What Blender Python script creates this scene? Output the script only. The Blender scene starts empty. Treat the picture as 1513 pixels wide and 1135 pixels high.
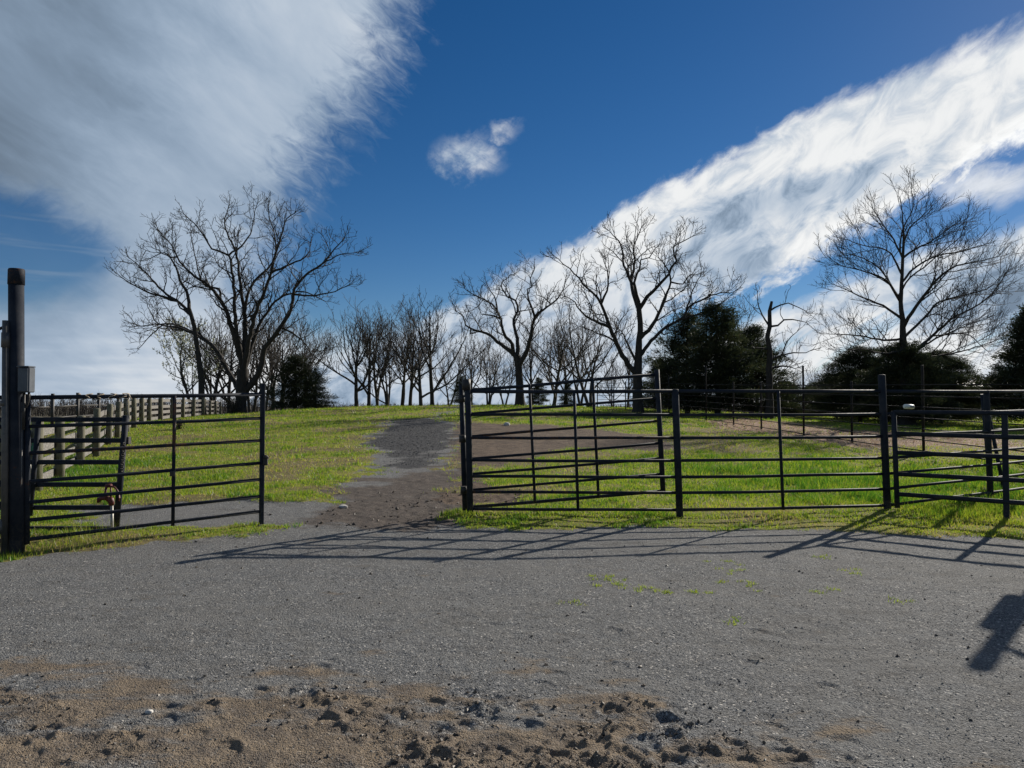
import bpy, math, random
import numpy as np
from mathutils import Vector

random.seed(7)
RNG = np.random.default_rng(7)
scn = bpy.context.scene
COL = scn.collection
rad = math.radians

# ------------------------------------------------------------------ camera
F = 1080.0 / 1513.0            # focal length over image width
PITCH = math.atan(32.5 / 1080.0)
CAMZ = 1.5
cam_d = bpy.data.cameras.new("camera")
cam_d.sensor_width = 36.0
cam_d.lens = 36.0 * F
cam_d.clip_start = 0.05
cam_d.clip_end = 6000
cam = bpy.data.objects.new("camera", cam_d)
COL.objects.link(cam)
cam.location = (0, 0, CAMZ)
cam.rotation_euler = (rad(90) + PITCH, 0, 0)
scn.camera = cam

# ------------------------------------------------------------------ sun, exposure
SUN_AZ, SUN_EL = rad(42), rad(26)
S = Vector((math.sin(SUN_AZ) * math.cos(SUN_EL), math.cos(SUN_AZ) * math.cos(SUN_EL), math.sin(SUN_EL)))
sun_d = bpy.data.lights.new("sun", 'SUN')
sun_d.energy = 5.0
sun_d.angle = rad(0.55)
sun_d.color = (1.0, 0.93, 0.82)
sun = bpy.data.objects.new("sun", sun_d)
COL.objects.link(sun)
sun.rotation_euler = S.to_track_quat('Z', 'Y').to_euler()
scn.view_settings.view_transform = 'Standard'
scn.view_settings.look = 'None'
scn.view_settings.gamma = 1
scn.view_settings.use_curve_mapping = False
scn.view_settings.exposure = 0.42
try:
    scn.cycles.max_bounces = 5
    scn.cycles.transparent_max_bounces = 8
except Exception:
    pass


# ------------------------------------------------------------------ node expression helper
class X:
    """a float socket with arithmetic"""
    nt = None

    def __init__(s, v): s.v = v

    @staticmethod
    def m(op, *a, clamp=False):
        n = X.nt.nodes.new('ShaderNodeMath'); n.operation = op; n.use_clamp = clamp
        for i, q in enumerate(a):
            q = q.v if isinstance(q, X) else q
            if isinstance(q, (int, float)): n.inputs[i].default_value = q
            else: X.nt.links.new(q, n.inputs[i])
        return X(n.outputs[0])

    def __add__(s, o): return X.m('ADD', s, o)
    def __radd__(s, o): return X.m('ADD', o, s)
    def __sub__(s, o): return X.m('SUBTRACT', s, o)
    def __rsub__(s, o): return X.m('SUBTRACT', o, s)
    def __mul__(s, o): return X.m('MULTIPLY', s, o)
    def __rmul__(s, o): return X.m('MULTIPLY', o, s)
    def __truediv__(s, o): return X.m('DIVIDE', s, o)


def ss(x, a, b):
    n = X.nt.nodes.new('ShaderNodeMapRange'); n.interpolation_type = 'SMOOTHSTEP'
    X.nt.links.new(x.v, n.inputs[0])
    n.inputs[1].default_value = a; n.inputs[2].default_value = b
    n.inputs[3].default_value = 0; n.inputs[4].default_value = 1
    return X(n.outputs[0])


def xmax(a, b): return X.m('MAXIMUM', a, b)
def xmin(a, b): return X.m('MINIMUM', a, b)
def clamp01(a): return X.m('ADD', a, 0.0, clamp=True)


def vec(x, y, z):
    n = X.nt.nodes.new('ShaderNodeCombineXYZ')
    for i, q in enumerate((x, y, z)):
        if isinstance(q, X): X.nt.links.new(q.v, n.inputs[i])
        else: n.inputs[i].default_value = q
    return n.outputs[0]


def noise(v, scale, detail=4, rough=0.55, dist=0.0, lac=2.0):
    n = X.nt.nodes.new('ShaderNodeTexNoise')
    if v is not None: X.nt.links.new(v, n.inputs['Vector'])
    n.inputs['Scale'].default_value = scale
    n.inputs['Detail'].default_value = detail
    n.inputs['Roughness'].default_value = rough
    n.inputs['Lacunarity'].default_value = lac
    n.inputs['Distortion'].default_value = dist
    return X(n.outputs[0])


def curve(x, pts):
    """piecewise linear curve through points, all coordinates 0..1"""
    n = X.nt.nodes.new('ShaderNodeFloatCurve')
    X.nt.links.new(x.v, n.inputs['Value'])
    c = n.mapping.curves[0]
    pts = sorted(pts)
    while len(c.points) < len(pts): c.points.new(0.5, 0.5)
    for p, (a, b) in zip(c.points, pts):
        p.location = (a, b); p.handle_type = 'AUTO'
    n.mapping.update()
    return X(n.outputs[0])


def mixc(f, a, b):
    n = X.nt.nodes.new('ShaderNodeMix'); n.data_type = 'RGBA'
    if isinstance(f, X): X.nt.links.new(f.v, n.inputs[0])
    else: n.inputs[0].default_value = f
    for q, i in ((a, 6), (b, 7)):
        if isinstance(q, (tuple, list)): n.inputs[i].default_value = (*q[:3], 1)
        else: X.nt.links.new(q, n.inputs[i])
    return n.outputs[2]


# ------------------------------------------------------------------ world: sky with clouds
SKY = 0.1
world = bpy.data.worlds.new("World")
scn.world = world
world.use_nodes = True
nt = world.node_tree
nt.nodes.clear()
X.nt = nt
out = nt.nodes.new('ShaderNodeOutputWorld')
bg = nt.nodes.new('ShaderNodeBackground')
bg.inputs[1].default_value = SKY
nt.links.new(bg.outputs[0], out.inputs[0])
sky = nt.nodes.new('ShaderNodeTexSky')
sky.sky_type = 'NISHITA'
sky.sun_disc = False
sky.sun_elevation = SUN_EL
sky.sun_rotation = SUN_AZ
sky.altitude = 1800
sky.air_density = 1.0
sky.dust_density = 0.2
sky.ozone_density = 2.5
tc = nt.nodes.new('ShaderNodeTexCoord')
sep = nt.nodes.new('ShaderNodeSeparateXYZ')
nt.links.new(tc.outputs['Generated'], sep.inputs[0])
dx, dy, dz = (X(sep.outputs[i]) for i in range(3))
az = X.m('ARCTAN2', dx, dy)
el = X.m('ARCSINE', dz)


def ae(px, py):
    u = (px - 756.5) / 1080.0; w = (600 - py) / 1080.0
    return math.atan(u), math.asin(w / math.sqrt(1 + u * u + w * w))


AZ0, AZR, ELR = -1.3, 2.6, 0.8
def nU(a): return (a - AZ0) / AZR
def nV(e): return e / ELR


# rotated coordinates: along / across the wind (streaks rise to the right)
ca, sa = math.cos(rad(33)), math.sin(rad(33))
along = az * ca + el * sa
across = el * ca - az * sa
w1 = noise(vec(along * 3.0, across * 6.0, 0.3), 2.4, 3, 0.6) - 0.5
w2 = noise(vec(along * 3.0, across * 6.0, 7.7), 2.4, 3, 0.6) - 0.5
fine = noise(vec(along * 9.0, across * 17.0, 3.1), 3.4, 7, 0.66, 0.35) - 0.5
azw = az + w1 * 0.08 + fine * 0.035
elw = el + w2 * 0.05 + fine * 0.026
# the left cloud's own grain falls to the right
cb, sb = math.cos(rad(-28)), math.sin(rad(-28))
alongL = az * cb + el * sb
acrossL = el * cb - az * sb
fineL = noise(vec(alongL * 10.0, acrossL * 24.0, 1.7), 2.6, 6, 0.64, 0.8) - 0.5
Ux = (azw - AZ0) / AZR
Vx = elw / ELR


def up_edge(pts):            # elevation of an edge as a function of azimuth
    q = [ae(*p) for p in pts]
    return curve(Ux, [(nU(a), nV(e)) for a, e in q]) * ELR


# 1 the big grey cloud on the left: its right edge as a function of elevation
q = [ae(*p) for p in [(660, -160), (605, -60), (585, 20), (555, 110), (508, 180), (462, 240), (430, 300), (402, 360), (388, 420), (405, 470), (470, 520), (520, 600)]]
edge = curve(Vx, [(nV(e), nU(a)) for a, e in q]) * AZR + AZ0
dL = edge - az - w1 * 0.05 + fineL * 0.14
dens_l = ss(dL, -0.05, 0.075)


def blob(px, py, rx, ry, a0, a1, coords=(azw, elw)):
    a, e = ae(px, py)
    qx = (coords[0] - a) / (rx / 1080.0); qy = (coords[1] - e) / (ry / 1080.0)
    r = X.m('SQRT', qx * qx + qy * qy)
    return 1.0 - ss(r, a0, a1)


hole = xmax(blob(0, 378, 128, 78, 0.55, 1.15), blob(-40, 322, 108, 58, 0.5, 1.2))
streak_l = ss(noise(vec(az * 3.0, el * 40.0, 5.2), 2.0, 2, 0.6), 0.5, 0.75)
dens_l = dens_l * (1.0 - hole * (0.95 - streak_l * 0.35))
# 2 the white band on the right
up1 = up_edge([(500, 520), (640, 462), (740, 405), (850, 352), (950, 285), (1080, 212), (1200, 150), (1330, 100), (1400, 76), (1513, 30), (1700, -60), (2000, -200)])
lo1 = up_edge([(500, 640), (900, 640), (960, 500), (1020, 440), (1100, 422), (1160, 408), (1230, 368), (1300, 325), (1370, 296), (1440, 260), (1513, 216), (1700, 134), (2000, 20)])
d_up = up1 - elw
d_lo = elw - lo1
dens_r = ss(d_up + fine * 0.05, -0.008, 0.020) * ss(d_lo + fine * 0.06, -0.008, 0.020)
# 3 the lower band on the right, down to the horizon
up2 = up_edge([(900, 620), (1020, 540), (1090, 470), (1190, 440), (1290, 392), (1400, 350), (1513, 322), (1700, 260), (2000, 200)])
d_up2 = up2 - elw
dens_b = ss(d_up2 + fine * 0.03, -0.006, 0.018)
dens_b = dens_b * (1.0 - 0.6 * ss(noise(vec(along * 2.0, across * 14.0, 9.0), 3.0, 3, 0.6), 0.52, 0.66) * (1.0 - ss(el, 0.08, 0.2)))
# 4 the low white bank behind the trees
up3 = up_edge([(0, 590), (150, 575), (300, 560), (420, 500), (520, 478), (600, 470), (700, 455), (760, 440), (900, 430), (1100, 560), (1300, 560)])
d_up3 = up3 - elw
dens_c = ss(d_up3 + fine * 0.03, -0.012, 0.05)
# 5 the two small puffs and a shred by the band
puff_n = noise(vec(az, el, 2.0), 34.0, 5, 0.62) - 0.5
pa, pe = az + puff_n * 0.045 + fine * 0.03, el + puff_n * 0.036 + fine * 0.025
dens_p = xmax(blob(692, 229, 62, 36, 0.2, 1.1, (pa, pe)) * 0.9,
              blob(742, 190, 30, 18, 0.1, 1.1, (pa, pe)) * 0.62)
dens_p = clamp01(dens_p * (0.25 + 0.85 * ss(puff_n + fineL * 0.6, -0.22, 0.22)))
dens_s = xmax(blob(1470, 270, 75, 24, 0.2, 1.15), blob(1430, 105, 60, 18, 0.2, 1.1)) * 0.75
# behind and beside the camera the same weather goes on
back = ss(noise(vec(dx * 1.0, dy * 1.0, dz * 2.2), 2.1, 3, 0.58), 0.47, 0.66)
frontw = ss(dy, -0.1, 0.35)
front = xmax(xmax(xmax(dens_l, dens_r), xmax(dens_b, dens_c)), xmax(dens_p, dens_s))
dens = front * frontw + back * (1.0 - frontw)
# cloud brightness (thickness shading from the cloud's own noise)
sh_n = noise(vec(along * 3.6, across * 7.0, 4.0), 2.0, 4, 0.58, 0.4)
soft_l = noise(vec(alongL * 2.0, acrossL * 5.0, 2.0), 2.0, 5, 0.6, 0.3)
lum_l = 0.18 + 0.19 * (1.0 - ss(X.m('ABSOLUTE', dL - 0.09), 0.0, 0.30)) + (soft_l - 0.5) * 0.30 + fineL * 0.05
lum_l = lum_l + 0.06 * ss(el, 0.33, 0.5) + (0.19 + 0.10 * ss(noise(vec(az * 3.0, el * 18.0, 8.0), 2.0, 3, 0.55), 0.38, 0.68)) * (1.0 - ss(el, 0.02, 0.15))
patch1 = blob(1150, 300, 180, 55, 0.1, 1.25)
patch2 = blob(1370, 235, 170, 40, 0.1, 1.2)
patch4 = blob(1075, 390, 150, 48, 0.1, 1.25)
grain = noise(vec(along * 5.0, across * 8.5, 6.0), 3.2, 8, 0.62, 0.7)
gry = clamp01(patch1 * .9 + patch4 + 0.55 * patch2)
lum_r = 0.66 - 0.27 * ss(gry + (sh_n - 0.5) * 1.1 + (grain - 0.5) * 0.5, 0.25, 1.05) - 0.22 * ss(grain, 0.40, 0.74) + 0.10 * ss(d_lo, 0.06, 0.0)
patch3 = blob(1490, 425, 210, 85, 0.1, 1.25)
lum_b = 0.64 - 0.34 * ss(patch3 + (sh_n - 0.5) * 1.2 + (grain - 0.5) * 0.5, 0.25, 1.05) - 0.22 * ss(grain, 0.40, 0.72)
lum_c = 0.50 - 0.26 * ss(grain, 0.42, 0.72) - 0.06 * (1.0 - ss(el, 0.0, 0.03))
lowl = (1.0 - ss(el, 0.08, 0.24)) * (1.0 - ss(az, 0.10, 0.34))
lum_r = lum_r * (1.0 - lowl) + lum_c * lowl
isl = ss(dens_l - xmax(dens_r, dens_b), -0.05, 0.1) * (1.0 - ss(az, -0.12, 0.02))
isb = ss(dens_b - dens_r, -0.3, 0.4)
isc = ss(dens_c - xmax(dens_r, dens_l), -0.3, 0.4) * (1.0 - ss(az, 0.15, 0.4))
lum = lum_r * (1.0 - isb) + lum_b * isb
lum = lum * (1.0 - isc) + lum_c * isc
lum = X.m('MAXIMUM', lum, 0.2)
lum = lum * (1.0 - isl) + lum_l * isl
lum = lum * frontw + (0.38 + (sh_n - 0.5) * 0.4) * (1.0 - frontw)
lum = X.m('MAXIMUM', lum, 0.15) * (1.0 / SKY)
tint = mixc(ss(lum * SKY, 0.20, 0.70), (0.68, 0.92, 1.24), (0.99, 1.0, 1.0))
vm = nt.nodes.new('ShaderNodeVectorMath'); vm.operation = 'SCALE'
nt.links.new(tint, vm.inputs[0]); nt.links.new(lum.v, vm.inputs['Scale'])
# clear sky: the Nishita sky, a little deeper and more saturated
hsv = nt.nodes.new('ShaderNodeHueSaturation')
hsv.inputs['Hue'].default_value = 0.505
hsv.inputs['Saturation'].default_value = 1.33
hsv.inputs['Value'].default_value = 0.47
nt.links.new(sky.outputs[0], hsv.inputs['Color'])
skyc = mixc(clamp01(dens), hsv.outputs[0], vm.outputs[0])
nt.links.new(skyc, bg.inputs[0])

# ------------------------------------------------------------------ small maths
CP, SP = math.cos(PITCH), math.sin(PITCH)


def ray(px, py):
    a = (px - 756.5) / 1080.0; b = (567.5 - py) / 1080.0
    return np.array([a, CP - b * SP, SP + b * CP])


def at(px, py, Y):
    """world point seen at a photo pixel, Y metres in front of the camera"""
    d = ray(px, py)
    return np.array([0, 0, CAMZ]) + d * (Y / d[1])


class VNoise:
    def __init__(s, seed):
        s.t = np.random.default_rng(seed).random((256, 256)).astype(np.float32)

    def __call__(s, x, y, scale):
        x = np.asarray(x, dtype=np.float64) / scale; y = np.asarray(y, dtype=np.float64) / scale
        xi = np.floor(x).astype(np.int64); yi = np.floor(y).astype(np.int64)
        fx = x - xi; fy = y - yi
        fx = fx * fx * (3 - 2 * fx); fy = fy * fy * (3 - 2 * fy)
        t = s.t; x0 = xi & 255; x1 = (xi + 1) & 255; y0 = yi & 255; y1 = (yi + 1) & 255
        return (t[x0, y0] * (1 - fx) + t[x1, y0] * fx) * (1 - fy) + (t[x0, y1] * (1 - fx) + t[x1, y1] * fx) * fy


VN = [VNoise(i) for i in range(6)]


def fbm(x, y, scale, oct=4, k=0, gain=0.5):
    s = 0; a = 1; tot = 0
    for o in range(oct):
        s = s + a * VN[(k + o) % 6](x + 13.7 * o, y - 7.1 * o, scale / 2 ** o); tot += a; a *= gain
    return s / tot


def sstep(x, a, b):
    t = np.clip((x - a) / (b - a), 0, 1)
    return t * t * (3 - 2 * t)


# ------------------------------------------------------------------ terrain
GX = np.array([-90, -45, -30, -20, -12, 0, 8, 14, 22, 40, 90.])
GY = np.array([0, 11, 16, 19, 22, 26, 30, 40, 50, 65, 90, 150, 250.])
GZ = np.array([
    [0, 0, 0, 0, 0, 0, 0, 0, 0, 0, 0],
    [0, 0, 0, 0, 0, 0, 0, 0, 0, 0, 0],
    [0, 0, 0, .0, .05, .10, .06, .03, .0, 0, 0],
    [0, 0, 0, .05, .12, .20, .15, .12, .08, .0, 0],
    [0, 0, .1, .2, .32, .34, .24, .20, .15, .0, 0],
    [0, .05, .3, .5, .58, .55, .36, .27, .22, .1, 0],
    [0, .1, .4, .64, .76, .78, .50, .36, .30, .1, 0],
    [0, .1, .4, .70, 1.08, 1.20, .85, .60, .50, .2, 0],
    [0, .0, .3, .85, 1.40, 1.50, 1.20, .85, .65, .3, 0],
    [-.3, -.3, .1, .75, 1.40, 1.52, 1.40, 1.10, .85, .4, 0],
    [-.6, -.6, -.5, .0, .60, .80, .90, .80, .60, .3, 0],
    [-1.2, -1.2, -1.2, -1.2, -1.2, -1.2, -1.2, -1.2, -.8, -.6, -.6],
    [-2, -2, -2, -2, -2, -2, -2, -2, -2, -2, -2.]])
_xs = np.arange(-90, 91, 1.0); _ys = np.arange(0, 251, 1.0)
_t = np.array([np.interp(_xs, GX, r) for r in GZ])
_D = np.array([np.interp(_ys, GY, _t[:, i]) for i in range(len(_xs))])      # [x, y]
for _ in range(6):
    p = np.pad(_D, 1, mode='edge')
    _D = (p[:-2, 1:-1] + p[2:, 1:-1] + p[1:-1, :-2] + p[1:-1, 2:] + 2 * p[1:-1, 1:-1]) / 6
_D[:, 250] = -2


def base_h(x, y):
    x = np.clip(np.asarray(x, float), -90, 89.99) + 90; y = np.clip(np.asarray(y, float), 0, 249.99)
    xi = x.astype(int); yi = y.astype(int); fx = x - xi; fy = y - yi
    return (_D[xi, yi] * (1 - fx) + _D[xi + 1, yi] * fx) * (1 - fy) + (_D[xi, yi + 1] * (1 - fx) + _D[xi + 1, yi + 1] * fx) * fy


def hit(px, py):
    """where the photo pixel meets the terrain"""
    d = ray(px, py); d = d / d[1]
    y = 2.0
    while y < 120:
        if CAMZ + d[2] * y <= float(base_h(d[0] * y, y)): break
        y += 0.05
    return np.array([d[0] * y, y])


def poly(pts): return np.array([hit(*p) for p in pts])


P_verge_l = poly([(-120, 842), (0, 833), (100, 819), (200, 807), (300, 798), (380, 789), (416, 780), (388, 774), (300, 779), (240, 784), (180, 788), (120, 764), (92, 749), (-40, 745), (-140, 752)])
P_lawn_l = poly([(-140, 752), (-40, 745), (92, 748), (230, 747), (330, 741), (440, 744), (490, 742), (505, 722), (540, 702), (548, 680), (554, 655), (557, 632), (590, 621), (640, 619)])
P_lawn_l = np.vstack([P_lawn_l, [[-3, 60], [-3, 140], [-120, 140], [-120, 12]]])
P_right = poly([(668, 778), (700, 784), (850, 784), (1000, 783), (1150, 784), (1300, 787), (1420, 792), (1513, 795), (1650, 800)])
P_right = np.vstack([P_right, [[40, 6.2], [120, 40], [120, 140], [-3, 140], [-3, 60]], poly([(640, 619), (664, 626), (674, 650), (672, 668), (676, 700), (680, 730), (690, 757)])])
P_dirt = poly([(672, 636), (700, 627), (790, 628), (880, 633), (950, 643), (1012, 655), (975, 672), (920, 666), (850, 662), (800, 674), (772, 690), (745, 706), (752, 725), (742, 738), (724, 748), (742, 758), (690, 761), (640, 730), (648, 690)])
P_path = poly([(556, 634), (575, 622), (610, 619), (650, 621), (668, 634), (672, 655), (664, 690), (600, 700), (548, 690), (545, 672)])
P_straw = poly([(1040, 622), (1100, 620), (1180, 626), (1260, 636), (1360, 644), (1520, 652), (1520, 664), (1400, 660), (1330, 662), (1270, 668), (1215, 656), (1150, 646), (1090, 637), (1050, 632)])


def sdist(P, x, y):
    """signed distance to a polygon, positive inside"""
    x = np.asarray(x, float); y = np.asarray(y, float)
    d = np.full(x.shape, 1e9); ins = np.zeros(x.shape, bool)
    n = len(P)
    for i in range(n):
        ax, ay = P[i]; bx, by = P[(i + 1) % n]
        ex, ey = bx - ax, by - ay
        t = np.clip(((x - ax) * ex + (y - ay) * ey) / (ex * ex + ey * ey + 1e-12), 0, 1)
        d = np.minimum(d, np.hypot(x - ax - t * ex, y - ay - t * ey))
        c = (ay > y) != (by > y)
        xx = ax + (y - ay) * ex / (ey if abs(ey) > 1e-12 else 1e-12)
        ins ^= c & (x < xx)
    return np.where(ins, d, -d)


def masks(x, y):
    x = np.asarray(x, float); y = np.asarray(y, float)
    sc = 0.02 + 0.010 * np.clip(y - 6, 0, 30)
    wob = (fbm(x, y, 0.9, 4, 1) - 0.5) * 14 * sc
    g = np.maximum(np.maximum(sdist(P_verge_l, x, y), sdist(P_lawn_l, x, y)), sdist(P_right, x, y))
    dirt_s = sdist(P_dirt, x, y)
    wob2 = (fbm(x, y, 2.2, 4, 2) - 0.5) * 2.2 + (fbm(x, y, 0.45, 3, 4) - .5) * 1.3
    dirt = sstep(dirt_s + wob2, -0.5, 0.5)
    wob = wob + (fbm(x, y, 0.22, 3, 3) - .5) * 9 * sc
    grass = sstep(g + wob, -3.5 * sc, 3.0 * sc) * (1 - dirt)
    path = sstep(sdist(P_path, x, y) + wob2 * 0.9, -0.5, 0.9)
    grass = grass * (1 - path)
    straw = sstep(sdist(P_straw, x, y) + wob2 * 0.5, -0.5, 0.7)
    grass = grass * (1 - 0.85 * straw)
    # churned, muddy soil in the opening and tan soil at the bottom of the photo
    mud = sstep(1.9 - np.hypot((x + 1.0) / 1.15, (y - 10.3) / 0.9) + (fbm(x, y, 0.6, 4, 3) - .5) * 2.4, 0.0, 1.4)
    mud = np.maximum(mud, .8 * sstep(2.6 - np.hypot((x + 1.2) / 1.1, (y - 13.0) / 2.2) + (fbm(x, y, 0.8, 4, 5) - .5) * 2.6, 0.0, 1.6))
    tan = sstep(4.30 - y + np.where(x < -0.2, 0.0, -0.30) - np.clip(x - 1.0, 0, 9) * 0.6 + (fbm(x, y, 0.55, 5, 4) - .5) * 2.2, -0.5, 1.2)
    return grass, np.maximum(dirt, 0), path, straw, mud, tan


# hoof prints: photo pixels of the ones that stand out
prints = [hit(*p) for p in [(250, 1070), (300, 1055), (420, 1030), (440, 1022), (470, 1045), (520, 1060), (540, 1045), (480, 1075), (550, 1075), (700, 1030), (715, 1062), (730, 1040), (735, 1055), (640, 1125), (700, 1122),
                            (870, 1115), (905, 1060), (920, 1045), (935, 1115), (955, 1027), (915, 988), (890, 985), (1030, 1012), (1110, 985), (1140, 1100), (1085, 1108), (1045, 1128), (1225, 1018), (1250, 1100), (990, 1075), (1035, 1078),
                            (60, 1040), (20, 1045), (130, 985), (480, 985), (1120, 937), (270, 908), (905, 935), (800, 1018), (1240, 1128), (50, 1100), (120, 1100), (330, 1122), (20, 1110), (860, 1135), (1180, 1135), (590, 1040), (820, 1000)]]
hoof = np.array(prints)
_pr = np.random.default_rng(17)
_more = []
while len(_more) < 70:
    px, py = _pr.uniform(-20, 1260), 990 + 150 * _pr.random() ** .8
    if _pr.random() < (1.0 if px < 1000 else .45): _more.append(hit(px, py))
hoof = np.vstack([hoof, _more])
CHURN = [(*hit(a, b), r) for a, b, r in [(440, 1030, .16), (540, 1060, .22), (500, 1045, .12), (710, 1050, .17), (640, 1128, .2), (905, 1100, .26), (850, 1125, .2), (930, 1045, .16), (300, 1060, .12), (700, 1120, .2), (1045, 1120, .12), (60, 1050, .14), (200, 1110, .16), (1000, 1090, .18)]]


def height(x, y, m=None):
    x = np.asarray(x, float); y = np.asarray(y, float)
    if m is None: m = masks(x, y)
    g, dirt, path, straw, mud, tan = m
    h = base_h(x, y)
    h = h + g * ((fbm(x, y, 1.3, 4, 0) - .5) * 0.10 + 0.02) * sstep(y, 5, 9)
    h = h + (fbm(x, y, 2.4, 3, 2) - .5) * 0.035
    h = h + (fbm(x, y, 0.16, 3, 3) - .5) * 0.010
    rough = np.clip(mud * 0.9 + dirt * .35, 0, 1)
    for (qx, qy, qr) in CHURN: rough = rough + np.exp(-((x - qx) ** 2 + ((y - qy) * 1.2) ** 2) / qr ** 2) * .75 * (y < 6)
    rough = np.clip(rough, 0, 1)
    n = fbm(x, y, 0.20, 4, 5)
    h = h + rough * (np.abs(n - .5) * -2 + .28) * np.where(y < 6, .022, .055)
    nearz = sstep(6.2 - y, 0, 1.0)
    patchy = sstep(fbm(x, y, .5, 3, 1), .38, .62)
    crumb = np.maximum(fbm(x, y, .055, 3, 4) - .45, 0)
    lump = np.maximum(fbm(x + 3.3, y, .13, 3, 2) - .50, 0)
    h = h + nearz * np.clip(rough + .24 * tan * patchy, 0, 1) * (crumb * .075 + lump * .060)
    h = h + nearz * (1 - tan) * (fbm(x, y, .045, 2, 1) - .5) * .006
    h = h + straw * (fbm(x, y, 0.5, 4, 1) - .4) * 0.16
    near = y < 7
    if np.any(near):
        hh = np.zeros(x.shape)
        for k, (hx, hy) in enumerate(hoof):
            sel = near & (np.abs(x - hx) < .25) & (np.abs(y - hy) < .25)
            if not np.any(sel): continue
            a = (k * 2.39) % 6.28 if k % 3 == 0 else 1.57 + ((k * 1.7) % 1.2 - .6)
            lx = (x[sel] - hx) * math.cos(a) + (y[sel] - hy) * math.sin(a)
            ly = -(x[sel] - hx) * math.sin(a) + (y[sel] - hy) * math.cos(a)
            r = np.hypot(lx * (1 - .22 * ((k * .77) % 1)), ly * (.92 + .35 * ((k * .43) % 1))) * (1 + .25 * (n[sel] - .5))
            depth = .55 + .45 * ((k * 0.37) % 1)
            deep = (.0075 if hy < 4.0 else .0055) * depth
            rr0 = .050 + .013 * ((k * .61) % 1)
            arc = sstep(np.cos(np.arctan2(ly, lx)), -.9 + .9 * ((k * .29) % 1), .3)
            bowl = -deep * (1 - sstep(r, rr0, rr0 + .013)) * (.35 + .65 * arc)
            shoe = -.45 * deep * np.exp(-((r - rr0 + .004) / .010) ** 2) * arc
            rim = 1.1 * deep * np.exp(-((r - rr0 - .034) / .017) ** 2) * arc * np.clip((n[sel] - .35) * 4, 0, 1.6)
            hh[sel] += bowl + shoe + rim
        h = h + hh
    return h


def H(x, y): return float(height(np.array([x]), np.array([y]))[0])


# ------------------------------------------------------------------ object helpers
def np_mesh(name, V, faces, smooth=True, attrs=None):
    """faces: list of int arrays, each (n, k)"""
    me = bpy.data.meshes.new(name)
    V = np.ascontiguousarray(V, dtype=np.float32)
    me.vertices.add(len(V)); me.vertices.foreach_set('co', V.ravel())
    nl = sum(f.size for f in faces); nf = sum(len(f) for f in faces)
    me.loops.add(nl); me.polygons.add(nf)
    me.loops.foreach_set('vertex_index', np.concatenate([f.ravel() for f in faces]).astype(np.int32))
    ks = np.concatenate([np.full(len(f), f.shape[1]) for f in faces])
    st = np.concatenate([[0], np.cumsum(ks)[:-1]]).astype(np.int32)
    me.polygons.foreach_set('loop_start', st)
    me.update(calc_edges=True)
    me.polygons.foreach_set('use_smooth', np.full(nf, bool(smooth)))
    for an, av in (attrs or {}).items():
        a = me.attributes.new(an, 'FLOAT', 'POINT'); a.data.foreach_set('value', np.ascontiguousarray(av, dtype=np.float32))
    me.validate()
    return me


def tag(o, label=None, cat=None, group=None, kind=None):
    if label: o['label'] = label
    if cat: o['category'] = cat
    if group: o['group'] = group
    if kind: o['kind'] = kind
    return o


def link(name, me, mat, parent=None, loc=(0, 0, 0)):
    o = bpy.data.objects.new(name, me); COL.objects.link(o)
    if mat and len(me.materials) == 0: me.materials.append(mat)
    o.location = loc
    if parent: o.parent = parent
    return o


def thing(name, label, cat, loc, group=None):
    o = bpy.data.objects.new(name, None); COL.objects.link(o)
    o.empty_display_size = .2
    o.location = tuple(float(v) for v in loc)
    return tag(o, label, cat, group)


def copy_tree(o, parent=None):
    c = o.copy(); COL.objects.link(c)
    if parent: c.parent = parent
    for ch in list(o.children): copy_tree(ch, c)
    return c


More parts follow.
